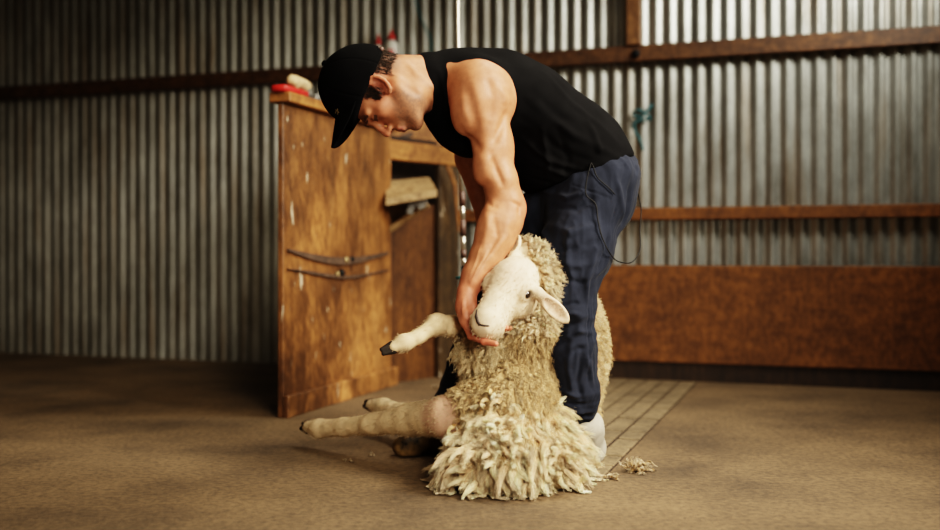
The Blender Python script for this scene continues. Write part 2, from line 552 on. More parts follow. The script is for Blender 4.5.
def mat_cloth(name, col, weave=900, rough=0.9, var=0.3, sheen=0.0, spec=0.06):
    m, t, b, N_, L_ = nt(name)
    v = tex(t)
    n = nd(t, 'ShaderNodeTexNoise', i_Scale=9.0, i_Detail=8.0, i_Roughness=0.65); L_.new(v, n.inputs['Vector'])
    r = ramp(t, [(0.3, tuple(x * (1 - var) for x in col)), (0.7, tuple(x * (1 + var) for x in col))]); L_.new(n.outputs['Fac'], r.inputs['Fac'])
    L_.new(r.outputs['Color'], b.inputs['Base Color'])
    n2 = nd(t, 'ShaderNodeTexNoise', i_Scale=weave, i_Detail=1.0); L_.new(v, n2.inputs['Vector'])
    bump(t, b, n2.outputs['Fac'], 0.25, 0.001)
    b.inputs['Roughness'].default_value = rough; b.inputs['Specular IOR Level'].default_value = spec
    b.inputs['Sheen Weight'].default_value = sheen
    return m

M = dict(
    sheet=mat_metal_sheet('corrugated_iron'),
    concrete=mat_concrete('concrete'),
    grating=mat_concrete('grating_timber', (0.165, 0.118, 0.064)),
    ply=mat_wood('rusty_ply', (0.32, 0.150, 0.052), (0.16, 0.070, 0.025), (0.43, 0.22, 0.088), stain=0.9, grain=(7, 7, 1.6), chips=0.9, rough=0.5),
    rail=mat_wood('orange_rail', (0.34, 0.155, 0.045), (0.21, 0.085, 0.025), (0.43, 0.22, 0.068), grain=(4, 4, 30), stain=0.4),
    redply=mat_wood('red_brown_ply', (0.12, 0.050, 0.012), (0.06, 0.024, 0.008), (0.17, 0.075, 0.02), stain=0.6, grain=(18, 18, 2)),
    jamb=mat_wood('old_jamb', (0.070, 0.042, 0.016), (0.03, 0.019, 0.009), (0.12, 0.075, 0.034), stain=0.5, chips=0.9, grain=(24, 24, 2)),
    dark=mat_wood('dark_shade_boards', (0.03, 0.015, 0.007), (0.012, 0.007, 0.004), (0.05, 0.026, 0.011), stain=0.3),  # dark colour standing for shade in gaps and inside the chute
    pale=mat_wood('pale_board', (0.42, 0.30, 0.16), (0.24, 0.16, 0.08), (0.58, 0.45, 0.28), stain=0.3, grain=(6, 30, 30)),
    beam=mat_wood('purlin_timber', (0.10, 0.045, 0.016), (0.045, 0.02, 0.008), (0.16, 0.075, 0.026), grain=(3, 30, 30), stain=0.4),
    post=mat_wood('post_timber', (0.17, 0.082, 0.03), (0.085, 0.04, 0.015), (0.24, 0.125, 0.05), grain=(30, 30, 2.5), stain=0.3),
    board=mat_wood('orange_board', (0.19, 0.076, 0.018), (0.11, 0.043, 0.011), (0.25, 0.105, 0.027), grain=(4, 4, 16), stain=0.3),
    chrome=mat_plain('steel_tube', (0.62, 0.58, 0.50), 0.28, 0.9, 0.1),
    brownband=mat_plain('brown_sleeve', (0.07, 0.035, 0.025), 0.5),
    black=mat_plain('black_plastic', (0.007, 0.007, 0.007), 0.6, spec=0.15),
    rubber=mat_plain('dark_rubber', (0.062, 0.036, 0.022), 0.7, 0, 0.5, 30),
    bolt=mat_plain('old_bolt', (0.30, 0.22, 0.11), 0.45, 0.6),
    white=mat_plain('white_plastic', (0.62, 0.60, 0.55), 0.4),
    red=mat_plain('red_plastic', (0.45, 0.02, 0.015), 0.45),
    rag=mat_plain('tan_rag', (0.44, 0.33, 0.19), 0.9, 0, 0.25, 60, 0.2, 0.4),
    grey=mat_plain('grey_metal', (0.20, 0.20, 0.19), 0.5, 0.5, 0.3, 20),
    teal=mat_plain('teal_twine', (0.008, 0.085, 0.10), 0.7),
    skin=mat_attr('skin', 0.52, 70, 0.18, 0.2, 330, sss=0.12, spec=0.32),
    hair=mat_attr('hair', 0.55, 60, 0.2, 0.0),
    singlet=mat_cloth('black_knit', (0.0038, 0.0038, 0.0042), 1200, 0.95, 0.3),
    cap=mat_cloth('black_twill', (0.0025, 0.0025, 0.0027), 900, 0.95, 0.3),
    denim=mat_cloth('navy_drill', (0.0125, 0.0148, 0.0225), 1300, 0.92, 0.40, 0.03),
    felt=mat_cloth('grey_felt', (0.36, 0.33, 0.27), 500, 0.98, 0.3),
    leather=mat_plain('brown_felt_lit_patches', (0.13, 0.08, 0.03), 0.6, 0, 0.95, 30, 0.3, 0.5),  # shadow tone and lit patches are put into the brown
    sheepskin=mat_attr('sheep_coat', 0.75, 38, 0.22, 0.5, 420, sss=0.05, spec=0.25),
    wool=mat_wool('wool'),
    hoof=mat_plain('dark_hoof', (0.014, 0.010, 0.007), 0.75, 0, 0.4, spec=.2),
    eye=mat_plain('sheep_eye', (0.012, 0.007, 0.004), 0.08, 0, 0.2, 40, 0.8),
    lip=mat_plain('nostril_dark', (0.035, 0.022, 0.016), 0.6),
)

# ------------------------------------------------------------------ room frame
TH = math.radians(19.0)
E1 = np.array([math.cos(TH), -math.sin(TH), 0]); E2 = np.array([math.sin(TH), math.cos(TH), 0]); EZ = np.array([0, 0, 1.0])
def RM(u, v, z=0.0): return E1 * u + E2 * v + EZ * z
def on_v(px, py, v):
    d = np.array([(px - CX) / F_PX, 1, (HZ - py) / F_PX]); o = np.array([0, 0, CAM_H])
    return o + d * (v / (d @ E2))
def on_u(px, py, u):
    d = np.array([(px - CX) / F_PX, 1, (HZ - py) / F_PX]); o = np.array([0, 0, CAM_H])
    return o + d * (u / (d @ E1))
def on_floor(px, py, z=0.0):
    return W(px, py, (CAM_H - z) * F_PX / (py - HZ))
VW = 5.127      # back wall

def build_room():
    # floor slab
    mb = MB()
    mb.box(RM(-.8, 2.6, -0.05), E1 * 6.9, E2 * 2.62, EZ * 0.05)
    tag(mb.build('floor', M['concrete']), kind='structure')
    # grating: planks with narrow gaps
    mb = MB()
    u0, u1, v0, v1 = -1.06, -0.577, 2.82, 5.02
    du, dv, g = 0.0805, 0.145, 0.0055
    nu, nv = int(round((u1 - u0) / du)), int((v1 - v0) / dv)
    for i in range(nu):
        for j in range(nv):
            a = u1 - (i + .5) * du; c = v0 + (j + .5) * dv
            zt = 0.008 + random.uniform(-.0012, .0012)
            mb.box(RM(a, c, zt / 2 - .002), E1 * (du / 2 - g), E2 * (dv / 2 - .010), EZ * (zt / 2 + .002), 0.002)
    tag(mb.build('floor_grating', M['grating']), kind='structure')
    mb = MB(); mb.box(RM((u0 + u1) / 2 + .0, (v0 + v1) / 2, .001), E1 * (nu * du / 2 - .002), E2 * (nv * dv / 2 + .01), EZ * .0012)  # dark sheet added under the planks as shade in the gaps
    tag(mb.build('gap_shade_sheet', M['dark']), kind='structure')
    # corrugated back wall
    pitch, amp, n = 0.069, 0.0088, 10
    us = np.arange(-7.6, 6.1, pitch / n)
    offs = amp * np.cos(2 * np.pi * us / pitch)
    v = []; z0, z1 = 0.0, 2.7
    for layer in (0, 0.0012):
        for z in (z0, z1):
            for u, o in zip(us, offs): v.append(RM(u, VW + o + layer + amp, z))
    m = len(us); f = []
    for i in range(m - 1):
        f.append((i, i + 1, m + i + 1, m + i)); f.append((2 * m + i, 3 * m + i, 3 * m + i + 1, 2 * m + i + 1))
    tag(mesh_obj('wall_back', v, f, M['sheet'], None, True), kind='structure')
    # purlins
    a = on_v(647, 46, VW); b = on_v(647, 62, VW)
    zt, zb = a[2], b[2]
    mb = MB(); mb.box(RM(-.8, VW - .022, (zt + zb) / 2), E1 * 6.4, E2 * .021, EZ * (zt - zb) / 2, .003)
    tag(mb.build('trim_1', M['beam']), kind='structure')
    a = on_v(642, 208, VW); b = on_v(642, 220, VW)
    mb = MB(); mb.box(RM(0.8, VW - .022, (a[2] + b[2]) / 2), E1 * 3.6, E2 * .021, EZ * (a[2] - b[2]) / 2, .003)
    tag(mb.build('trim_2', M['board']), kind='structure')
    # upright post above the purlin
    c0 = on_v(633, 20, VW - .06)
    uu = c0 @ E1
    mb = MB(); mb.box(RM(uu, VW - .03, (zt + 2.7) / 2), E1 * .034, E2 * .029, EZ * (2.7 - zt) / 2, .003)
    tag(mb.build('trim_3', M['post']), kind='structure')
    # low board wall along the back
    top = on_v(625, 265, VW - .05)[2]
    mb = MB()
    uL = on_v(572, 300, VW - .05) @ E1
    mb.box(RM((uL + 2.6) / 2, VW - .062, (top + .09) / 2 + .0), E1 * (2.6 - uL) / 2, E2 * .012, EZ * (top - .09) / 2, .003)
    ob = mb.build('wall_board', M['board']); tag(ob, kind='structure')
    mb = MB(); mb.box(RM((uL + 2.6) / 2, VW - .05, .055), E1 * (2.6 - uL) / 2, E2 * .012, EZ * .055, .002)  # bottom trim coloured dark for the shadow gap under the board
    tag(mb.build('shaded_trim_back', M['dark']), kind='structure')
    return zt

ZP = build_room()

# ------------------------------------------------------------------ timber chute on the left
def build_chute():
    UP = -1.933
    root = empty('timber_chute', RM(UP - .01, 3.98, 0))
    tag(root, 'rust-stained orange timber chute with boarded side and open end, behind the capped man', 'chute')
    v0, v1 = 3.45, 4.474; H = 1.19
    mb = MB(); mb.box(RM(UP - .012, (v0 + v1) / 2, H / 2), E1 * .012, E2 * (v1 - v0) / 2, EZ * H / 2, .003)
    mb.build('side_panel', M['ply'], root)
    mb = MB(); mb.box(RM(UP - .01, (v0 + v1) / 2, H + .02), E1 * .045, E2 * ((v1 - v0) / 2 + .01), EZ * .019, .004)
    mb.build('top_rail', M['rail'], root)
    mb = MB(); mb.box(RM(UP + .014, (v0 + v1) / 2 + .005, .042), E1 * .013, E2 * ((v1 - v0) / 2 + .012), EZ * .042, .004)
    mb.build('skirting', M['ply'], root)
    # sagging rubber strap: upper broad band and a thinner one below it
    def strap(trace, wd):
        pts = spline([on_u(x, y, UP + .006) for x, y in trace], 30)
        mb = MB()
        for i in range(len(pts) - 1):
            a, b = pts[i], pts[i + 1]
            w = wd[0] + (wd[1] - wd[0]) * math.sin(math.pi * min(1, (i + .5) / len(pts)))
            d = (b - a) / 2 * 1.04
            mb.box((a + b) / 2, d, E1 * .005, unit(np.cross(E1, d)) * w / 2, 0)
        s_ = mb.build('strap', M['rubber'], root); return s_
    s1 = strap([(288, 250), (305, 255), (322, 259), (340, 261), (356, 260), (372, 257), (388, 253)], (.008, .030))
    strap([(288, 269), (305, 271.5), (325, 275), (345, 277), (362, 275.5), (388, 270)], (.003, .013))
    for (x, y, r, mt) in ((345, 260, .014, 'bolt'), (351, 259, .012, 'black'), (341, 273, .016, 'black'), (336, 274, .010, 'bolt')):
        mb = MB(); mb.lathe(on_u(x, y, UP + .004), [(r, 0), (r, .008), (r * .8, .013), (r * .3, .015)], E1, 14)
        mb.build('bolt', M[mt], root, True)
    # end frame: header, jamb, infill and a dark panel added for the shaded inside
    A = W(387, 252, 4.86); B = W(457, 252, 5.26)
    A[2] = B[2] = 0
    ed = unit(B - A); en = np.cross(EZ, ed)      # en points into the chute
    if en[1] < 0: en = -en
    at = lambda t, z, o=0.0: A + (B - A) * t + EZ * z + en * o
    zt, zb = 1.153, 1.062
    mb = MB(); mb.bar(at(-.01, (zt + zb) / 2), at(1.0, (zt + zb) / 2), .045, zt - zb, EZ, .004)
    mb.build('header', M['rail'], root)
    mb = MB(); mb.bar(at(.70, 1.06 / 2), at(1.0, 1.06 / 2), .03, 1.06, EZ, .003)
    mb.build('jamb', M['jamb'], root)
    mb = MB(); mb.bar(at(0.0, .43, .03), at(.72, .43, .03), .014, .86, EZ, .002)
    mb.build('infill_panel', M['redply'], root)
    mb = MB(); mb.bar(at(-.05, .6, .14), at(1.0, .6, .14), .014, 1.2, EZ, .002)  # dark sheet that stands for the shade inside the chute
    mb.build('inside_shade_panel', M['dark'], root)
    # paler upright strip with peeling paint at the right edge of the opening
    mb = MB(); mb.tube([W(448, 166, 5.10), W(455, 185, 5.13), W(459, 232, 5.15)], [.010, .010, .006], 6)
    mb.build('edge_strip', M['rail'], root)
    # board behind his face, above the header
    mb = MB(); mb.bar(W(372, 126, 5.12), W(446, 127, 5.42), .02, .19, EZ, .003)
    u_ = mb.build('upper_board', M['rail'], root)
    mb = MB(); mb.bar(W(394, 139.5, 5.17), W(413, 134, 5.22), .008, .022, EZ, .002)
    mb.build('catch', M['rubber'], root)
    # hinged tray board sticking out of the opening
    mb = MB()
    P = [W(386, 181, 4.95), W(429, 177, 5.02), W(437, 190, 4.72), W(386, 199, 4.70)]
    mb.add([*P, *[p - EZ * .03 for p in P]], [(0, 3, 2, 1), (4, 5, 6, 7), (0, 1, 5, 4), (1, 2, 6, 5), (2, 3, 7, 6), (3, 0, 4, 7)])
    fl = mb.build('hinged_board', M['pale'], root)
    mb = MB(); mb.bar(W(385, 233, 4.86), W(428, 204, 4.78), .02, .028, EZ, .003)
    mb.build('brace', M['pale'], root)
    mb = MB(); mb.add([W(386, 200, 4.80), W(434, 193, 4.80), W(410, 214, 4.84), W(386, 228, 4.88)], [(0, 1, 2, 3)])
    mb.build('gusset', M['jamb'], root)
    mb = MB()
    mb.bar(W(409, 214, 4.76), W(413, 202, 4.76), .012, .03); mb.bar(W(412, 204, 4.76), W(427, 200, 4.75), .012, .028); mb.bar(W(425, 205, 4.75), W(418, 208, 4.75), .012, .02)
    mb.build('hinge', M['grey'], root)
build_chute()

# ------------------------------------------------------------------ small things around the shed
def build_props():
    # steel down tube of the shearing gear
    a = W(457.5, 0, 3.7); 
    root = empty('down_tube', (a[0], a[1], .5))
    tag(root, 'thin upright steel shearing down tube with banded lower end, behind the bent man', 'tube')
    p = [W(457.2, -110, 3.7), W(457.4, 0, 3.7), W(458, 48, 3.7), W(460, 120, 3.7), W(462, 192, 3.7)]
    mb = MB(); mb.tube(spline(p, 20), .0088, 12); mb.build('steel_tube', M['chrome'], root, True)
    ys = [192, 206, 220, 236, 250, 258, 266, 280]; mts = ['brownband', 'chrome', 'brownband', 'chrome', 'brownband', 'chrome', 'black']
    for i in range(7):
        rr = .0095 if mts[i] == 'chrome' else .0105
        mb = MB(); mb.tube([W(462.2 + i * .3, ys[i], 3.7), W(462.5 + i * .3, ys[i + 1], 3.7)], rr, 12)
        mb.build('sleeve', M[mts[i]], root, True)
    mb = MB(); mb.tube(spline([W(464, 278, 3.7), W(463, 292, 3.68), W(466, 312, 3.6), W(480, 330, 3.5)], 14), [.014] * 4 + [.016] * 8 if False else .014, 12)
    mb.build('handpiece', M['black'], root, True)
    mb = MB(); mb.tube([W(456, 278, 3.69), W(466, 277, 3.685)], .005, 8); mb.build('valve', M['teal'], root, True)
    # bottles on the purlin
    for (px, h, w, lab, hid) in ((391.5, .118, .036, 'white bottle with red cap and red label on the wall beam', 0), (378.5, .098, .028, 'small red-tipped bottle on the wall beam, half hidden by the cap', 1)):
        c = on_v(px, 60, VW - .034); c[2] = ZP
        r = empty('bottle', c); tag(r, lab, 'bottle', 'bottles on the wall beam')
        mb = MB(); mb.lathe(c, [(w * .9, 0), (w, .006), (w, h * .72), (w * .8, h * .85), (w * .38, h * .95), (w * .38, h)]); mb.build('bottle_body', M['white'], r, True)
        mb = MB(); mb.lathe(c + EZ * h, [(w * .55, -.004), (w * .55, .014), (w * .28, .026), (w * .14, .05), (w * .1, .052)]); mb.build('cap', M['red'], r, True)
        if not hid:
            mb = MB()
            for k, (z0, z1, half) in enumerate(((.045, .058, .5), (.030, .040, .75))):
                ang = np.linspace(-half, half, 9) - math.pi / 2
                vv = [c + np.array([math.cos(x) * (w + .0008), math.sin(x) * (w + .0008), z]) for z in (z0, z1) for x in ang]
                mb.add(vv, [(i, i + 1, 9 + i + 1, 9 + i) for i in range(8)])
            mb.build('label', M['red'], r, True)
    # things on top of the chute rail
    zt = 1.229; UP = -1.94
    c = on_u(299, 85, UP); c[2] = zt
    f = Field(c - [.15, .15, .05], c + [.15, .15, .12], .004)
    f.ell(c + E2 * 0 + EZ * .045, (.055, .03, .022), np.array([E2, E1, EZ]), .02)
    f.ell(c + E2 * .035 + EZ * .040, (.034, .028, .02), np.array([E2, E1, EZ]), .02).ell(c - E2 * .04 + EZ * .042, (.04, .026, .026), np.array([E2, E1, EZ]), .02)
    V, Q = f.nets(); V = V + normals(V, Q) * (noise3(V, 45, 3) * .005)[:, None]
    V[:, 2] += (zt + .0245) - V[:, 2].min()
    tag(mesh_obj('rag', V, Q, M['rag']), 'crumpled tan rag lying on the red case on the chute rail', 'rag')
    mb = MB(); cc = on_u(298, 92, UP); cc[2] = zt + .0125
    mb.box(cc - E2 * .06, E2 * .095, E1 * .03, EZ * .0121, .005)
    tag(mb.build('flat_case', M['red'], None, True), 'flat red plastic case on the top rail of the timber chute', 'case')
    cc = on_u(314.5, 93, UP); cc[2] = zt + .014
    mb = MB(); mb.box(cc + E2 * .01, E2 * .045, E1 * .03, EZ * .0135, .006)
    tag(mb.build('grindstone', M['grey']), 'small grey block on the chute rail beside the man’s black cap', 'block')
    # teal twine on the wall
    mb = MB()
    mb.tube(spline([on_v(x, y, VW - .012) for x, y in ((414, -4), (417, 6), (422, 20), (428, 33), (431, 44), (429, 60))], 30), .004, 6)
    tag(mb.build('twine', M['teal'], None, True), 'thin strand of blue-green twine hanging on the corrugated wall left of the steel tube', 'twine')
    mb = MB()
    cx_ = [(652, 104), (646, 112), (638, 110), (633, 113), (637, 117), (646, 115), (650, 119), (641, 120), (634, 124), (636, 133), (640, 140), (643, 150)]
    mb.tube(spline([on_v(x, y, VW - .014 - .004 * (i % 3)) for i, (x, y) in enumerate(cx_)], 60), .0065, 6)
    tag(mb.build('twine', M['teal'], None, True), 'knotted loop of teal twine hung on the wall below the right end of the beam', 'twine')
    mb = MB(); c = on_v(636, 54, VW - .045); mb.lathe(c, [(.021, -.004), (.021, .008), (.012, .014)], -E2, 12)
    tag(mb.build('coach_bolt', M['black'], None, True), 'dark round bolt head in the wall beam under the post', 'bolt')
build_props()

# ------------------------------------------------------------------ the man
SK = np.array([0.375, 0.152, 0.078]); SKR = np.array([0.42, 0.125, 0.075]); STUB = np.array([0.13, 0.075, 0.05])
HO = W(382, 88, 2.88)
HU = unit([-.985, -.02, .17]); HF = unit([-.17, -.06, -.985]); HF = unit(HF - (HF @ HU) * HU); HL = np.cross(HU, HF)
if HL[1] > 0: HL = -HL
def HP(f, l, u): return HO + HF * f + HL * l + HU * u
HR = np.array([HF, HL, HU])
def frame(a, l):
    a = unit(a); l = np.asarray(l, float); l = unit(l - (l @ a) * a); return np.array([a, l, np.cross(a, l)])

TORSO = frame(W(480, 97, 3.0) - W(600, 185, 3.08), (0.0, -1, 0.0))

def torso_prims(f, o=0.0, k=.05):
    f.ell(W(478, 96, 3.00), (.135 + o, .165 + o, .115 + o), TORSO, k)
    f.ell(W(520, 105, 3.03), (.15 + o, .165 + o, .125 + o), frame([-1, 0, .35], (0, -1, 0)), k)
    f.ell(W(562, 135, 3.05), (.14 + o, .155 + o, .120 + o), frame([-1, 0, .75], (0, -1, 0)), k)
    f.ell(W(594, 172, 3.08), (.12 + o, .165 + o, .120 + o), frame([-.7, 0, 1], (0, -1, 0)), k)

def build_man():
    f = Field(W(318, 120, 2.9) * [1, 0, 0] + [0, 2.62, 0.02], [.62, 3.42, 1.32], .0032)
    torso_prims(f)
    # trapezius and neck
    f.cone(HP(-.02, 0, -.03), W(455, 88, 2.97), .060, .080, .03)
    f.cone(HP(-.050, 0, -.01), W(462, 80, 2.98), .045, .066, .03)
    f.cone(W(440, 75, 2.96), W(478, 82, 2.87), .055, .06, .04)
    f.cone(W(440, 78, 3.0), W(478, 88, 3.13), .055, .06, .04)
    f.cone(HP(.0, .05, -.045), W(437, 104, 2.94), .014, .014, .02)     # neck tendon
    f.cone(HP(.01, .02, -.09), W(432, 100, 2.96), .04, .03, .03)       # throat
    # ---- head
    f.ell(HP(-.012, 0, .05), (.098, .078, .088), HR, .02)
    f.ell(HP(.040, 0, -.038), (.060, .062, .088), HR, .03)
    f.ell(HP(.055, 0, .02), (.045, .058, .05), HR, .02)
    f.cone(HP(.0, .057, -.045), HP(.070, .024, -.106), .02, .018, .022)
    f.cone(HP(.0, -.057, -.045), HP(.070, -.024, -.106), .02, .018, .022)
    f.ell(HP(.082, 0, -.110), (.02, .024, .018), HR, .018)
    for s in (-1, 1):
        f.ell(HP(.062, s * .046, -.014), (.026, .02, .018), HR, .02)
        f.cone(HP(.100, s * .012, .024), HP(.085, s * .046, .022), .010, .009, .012)
        f.ell(HP(.101, s * .033, .003), (.016, .016, .010), HR, .012, sub=True)
        f.ell(HP(.086, s * .032, .003), (.0135, .016, .0125), HR, .004)
        f.cone(HP(.1015, s * .020, -.0015), HP(.094, s * .046, -.0015), .0025, .002, .003, sub=True)
        f.ell(HP(.108, s * .012, -.042), (.010, .008, .008), HR, .008)
        f.ell(HP(.110, s * .008, -.050), (.004, .004, .003), HR, .004, sub=True)
    f.cone(HP(.100, 0, .012), HP(.121, 0, -.032), .008, .0110, .012)
    f.ell(HP(.122, 0, -.037), (.011, .011, .010), HR, .008)
    f.ell(HP(.092, 0, -.070), (.020, .026, .022), HR, .015)
    f.cone(HP(.105, -.018, -.0665), HP(.105, .018, -.0665), .006, .006, .006)
    f.cone(HP(.104, -.015, -.079), HP(.104, .015, -.079), .0065, .0065, .006)
    f.cone(HP(.113, -.022, -.0728), HP(.113, .022, -.0728), .003, .003, .004, sub=True)
    # ears
    er = frame(HU * .90 - HF * .44, HL)
    for s in (-1, 1):
        c = HP(.010, s * .079, -.001)
        lat = unit(HL * s * .85 + HF * .38); fr = frame(er[0], lat)
        tip = fr[0]; fw = unit(np.cross(lat, tip)) 
        if fw @ HF < 0: fw = -fw
        f.ell(c, (.031, .009, .019), np.array([tip, lat, fw]), .006)
        ring = [c + tip * (.032 * math.cos(a)) + fw * (-.0205 * math.sin(a)) + lat * .009 for a in np.linspace(-.6, math.pi * .95, 9)]
        f.chain(ring, [.0056] * 9, .003)
        f.ell(c + lat * .010 + fw * .004 - tip * .003, (.016, .010, .010), np.array([tip, lat, fw]), .004, sub=True)
        f.ell(c + lat * .010 - fw * .006 + tip * .012, (.013, .007, .007), np.array([tip, lat, fw]), .004, sub=True)
        f.ell(c - tip * .027 + fw * .004 + lat * .004, (.008, .006, .007), np.array([tip, lat, fw]), .004)
        f.ell(c + fw * .0125 - tip * .003 + lat * .006, (.006, .004, .004), np.array([tip, lat, fw]), .003)
    # ---- near (left) arm
    f.ell(W(478, 94, 2.865), (.075, .068, .090), None, .03)
    f.ell(W(494, 98, 2.88), (.055, .06, .082), None, .03)
    f.chain([W(482, 104, 2.86), W(491, 146, 2.86), W(500, 180, 2.86), W(505, 203, 2.87), W(502, 221, 2.865), W(495.5, 239, 2.855), W(486, 257, 2.84), W(476, 275, 2.825), W(467.5, 291, 2.81)],
            [.064, .048, .046, .050, .053, .050, .043, .036, .0285], .02)
    f.ell(W(465, 112, 2.85), (.040, .045, .065), None, .025)
    f.ell(W(486, 160, 2.845), (.036, .042, .070), frame([.22, 0, 1], [0, 1, 0])[[2, 1, 0]], .015)
    f.ell(W(499, 140, 2.865), (.040, .042, .085), frame([-.2, 0, 1], [0, 1, 0])[[2, 1, 0]], .015)
    f.ell(W(518, 209, 2.875), (.022, .024, .026), None, .016)
    f.ell(W(507, 224, 2.87), (.034, .04, .06), frame([.55, 0, 1], [0, 1, 0])[[2, 1, 0]], .02)
    f.ell(W(489, 224, 2.835), (.032, .034, .065), frame([.35, 0, 1], [0, 1, 0])[[2, 1, 0]], .02)
    f.cone(W(498, 240, 2.81), W(474, 282, 2.79), .008, .006, .014)
    f.ell(W(473, 284, 2.80), (.010, .010, .012), None, .012)      # wrist bone
    # hand cupping the muzzle
    f.ell(W(466, 306, 2.80), (.030, .030, .040), None, .016)
    f.ell(W(468, 319, 2.79), (.026, .032, .026), None, .014)
    for i, (kn, a, b, c, r) in enumerate((
        (W(464.5, 322, 2.775), W(471, 336, 2.75), W(484, 341.5, 2.70), W(496, 344, 2.675), .0095),
        (W(465, 324, 2.80), W(476, 335, 2.77), W(492, 333, 2.745), W(506, 327.5, 2.715), .0098),
        (W(467, 323, 2.825), W(478, 333, 2.81), W(496, 332, 2.79), W(510, 328, 2.77), .0092),
        (W(469, 320, 2.85), W(480, 329, 2.86), W(494, 328, 2.85), W(504, 325, 2.84), .0078))):
        f.chain([W(466, 312, 2.79 + (i - 1.5) * .012), kn, a, b, c], [r * 1.25, r * 1.15, r * 1.05, r * .98, r * .8], .006)
    f.chain([W(470, 299, 2.80), W(473, 311, 2.775), W(475, 321, 2.765), W(477, 328, 2.762)], [.016, .0135, .0118, .009], .008)
    # ---- far (right) arm
    f.ell(W(470, 108, 3.15), (.08, .068, .08), None, .03)
    f.chain([W(470, 112, 3.17), W(473, 158, 3.16), W(491, 218, 3.14)], [.062, .052, .042], .02)
    f.chain([W(491, 218, 3.14), W(500, 245, 3.12), W(514, 268, 3.10), W(524, 280, 3.08)], [.042, .048, .036, .028], .02)
    f.ell(W(530, 290, 3.07), (.02, .038, .045), None, .014)
    for i, (dx, ln) in enumerate(((-.027, .062), (-.009, .07), (.009, .066), (.027, .052))):
        a = W(532, 298, 3.07) + np.array([0, dx, 0]); b = a + np.array([-.006, dx * .2, -ln * .55]); c = b + np.array([-.022, 0, -ln * .4])
        f.chain([a, b, c], [.0095, .009, .0075], .005)
    f.chain([W(528, 284, 3.05), W(524, 290, 3.03), W(523, 298, 3.02)], [.013, .0115, .009], .006)
    # ---- legs under the trousers
    f.chain([W(596, 195, 3.0), W(571, 312, 2.93), W(578, 385, 2.96), W(584, 428, 3.0)], [.085, .048, .040, .030], .03)
    f.chain([W(586, 195, 3.15), W(494, 315, 3.22), W(470, 365, 3.22), W(440, 428, 3.2)], [.085, .055, .045, .036], .03)
    V, Q = f.nets(); V = relax(V, Q, 2, .4)
    N = normals(V, Q)
    pj = lambda tr: project(tr, V, N)
    V = folds(V, N, [(pj(t), w, h) for t, w, h in (
        ([(455, 122), (466, 138), (482, 152)], .012, -.005), ([(512, 108), (504, 126), (492, 150)], .012, -.006), ([(470, 75), (476, 100), (482, 130)], .016, .004), ([(488, 72), (494, 95), (492, 125)], .014, -.004),
        ([(492, 152), (498, 172), (505, 190)], .009, -.005), ([(484, 150), (488, 170), (490, 190)], .016, .004), ([(485, 200), (492, 205), (500, 204)], .007, -.003), ([(486, 208), (486, 228), (480, 250)], .012, .005),
        ([(494, 212), (496, 235), (484, 262)], .009, -.004), ([(508, 215), (508, 235), (494, 258)], .012, .004), ([(488, 245), (478, 265), (469, 288)], .004, .0022), ([(494, 248), (484, 268), (473, 288)], .004, .0018),
        ([(480, 240), (473, 262), (466, 284)], .004, .0018), ([(513, 200), (522, 206), (521, 216)], .006, -.003), ([(460, 90), (462, 110), (470, 128)], .012, .003), ([(499, 84), (508, 96), (508, 108)], .012, .003),
        ([(462, 296), (461, 308), (463, 320)], .004, .002), ([(466, 294), (466, 306), (467, 318)], .003, -.0016), ([(407, 60), (420, 75), (440, 96)], .010, .003), ([(400, 80), (418, 92), (434, 108)], .010, -.003))])
    N = normals(V, Q)
    # colour: skin, blush, stubble
    c = np.tile(SK, (len(V), 1))
    q = V - HO; hf, hl, hu = q @ HF, q @ HL, q @ HU
    head = (np.linalg.norm(q, axis=1) < .2)
    def blend(w, col):
        nonlocal c
        w = np.clip(w, 0, 1)[:, None]; c = c * (1 - w) + np.asarray(col) * w
    g = lambda p, r: np.exp(-(np.linalg.norm(V - p, axis=1) / r) ** 2)
    blend(g(HP(.01, .085, .0), .034) * .9, SKR)
    blend(g(HP(.12, 0, -.03), .022) * .7, SKR)
    blend((g(HP(.06, .05, -.02), .035) + g(HP(.06, -.05, -.02), .035)) * .5, SKR)
    beard = head * np.clip((-.022 - hu) / .02, 0, 1) * np.clip((hf - .0) / .02, 0, 1) * np.clip((.03 + .0 - (-hu - .13)) / .03, 0, 1)
    beard = beard * np.clip((-.030 - hu + (.05 - hf) * .6) / .015, 0, 1)
    side = head * np.clip(1 - np.abs(hf - .022) / .018, 0, 1) * np.clip((.06 - np.abs(hu + .02)) / .02, 0, 1)
    stn = .65 + .35 * noise3(V, 260, 5)
    blend(beard * .82 * stn, STUB); blend(side * .35 * (hu > -.01), STUB)
    lips = head * np.exp(-((hu + .0728) / .009) ** 2) * (hf > .095) * (np.abs(hl) < .024)
    blend(lips * .8, [.40, .13, .10])
    nape = head * np.clip((-.03 - hf) / .02, 0, 1) * np.clip((hu + .05) / .03, 0, 1)
    blend(nape * .8, [.07, .042, .028])
    lash = head * ((np.abs(np.abs(hl) - .033) < .017) & (np.abs(hu + .0010) < .0048) & (hf > .085))
    blend(lash * .85, [.04, .02, .015])
    blend(g(W(518, 209, 2.87), .04) * .6, SKR)
    hand = np.clip((.60 - V[:, 2]) / .08, 0, 1) * (V[:, 2] > .3) * (V[:, 1] < 3.1)
    blend(hand * .55, SKR)
    for p in (W(496, 344, 2.675), W(506, 327.5, 2.715), W(484, 341.5, 2.70)): blend(g(p, .025) * .7, [.56, .16, .10])
    mot = noise3(V, 28, 9) * .07 + noise3(V, 90, 2) * .04
    c = np.clip(c * (1 + mot[:, None]), 0, 1)
    # veins and tendons on forearm
    man = mesh_obj('person', V, Q, M['skin'], None, True, c)
    tag(man, 'man in black cap, black singlet and navy trousers bending over holding a sheep', 'person')

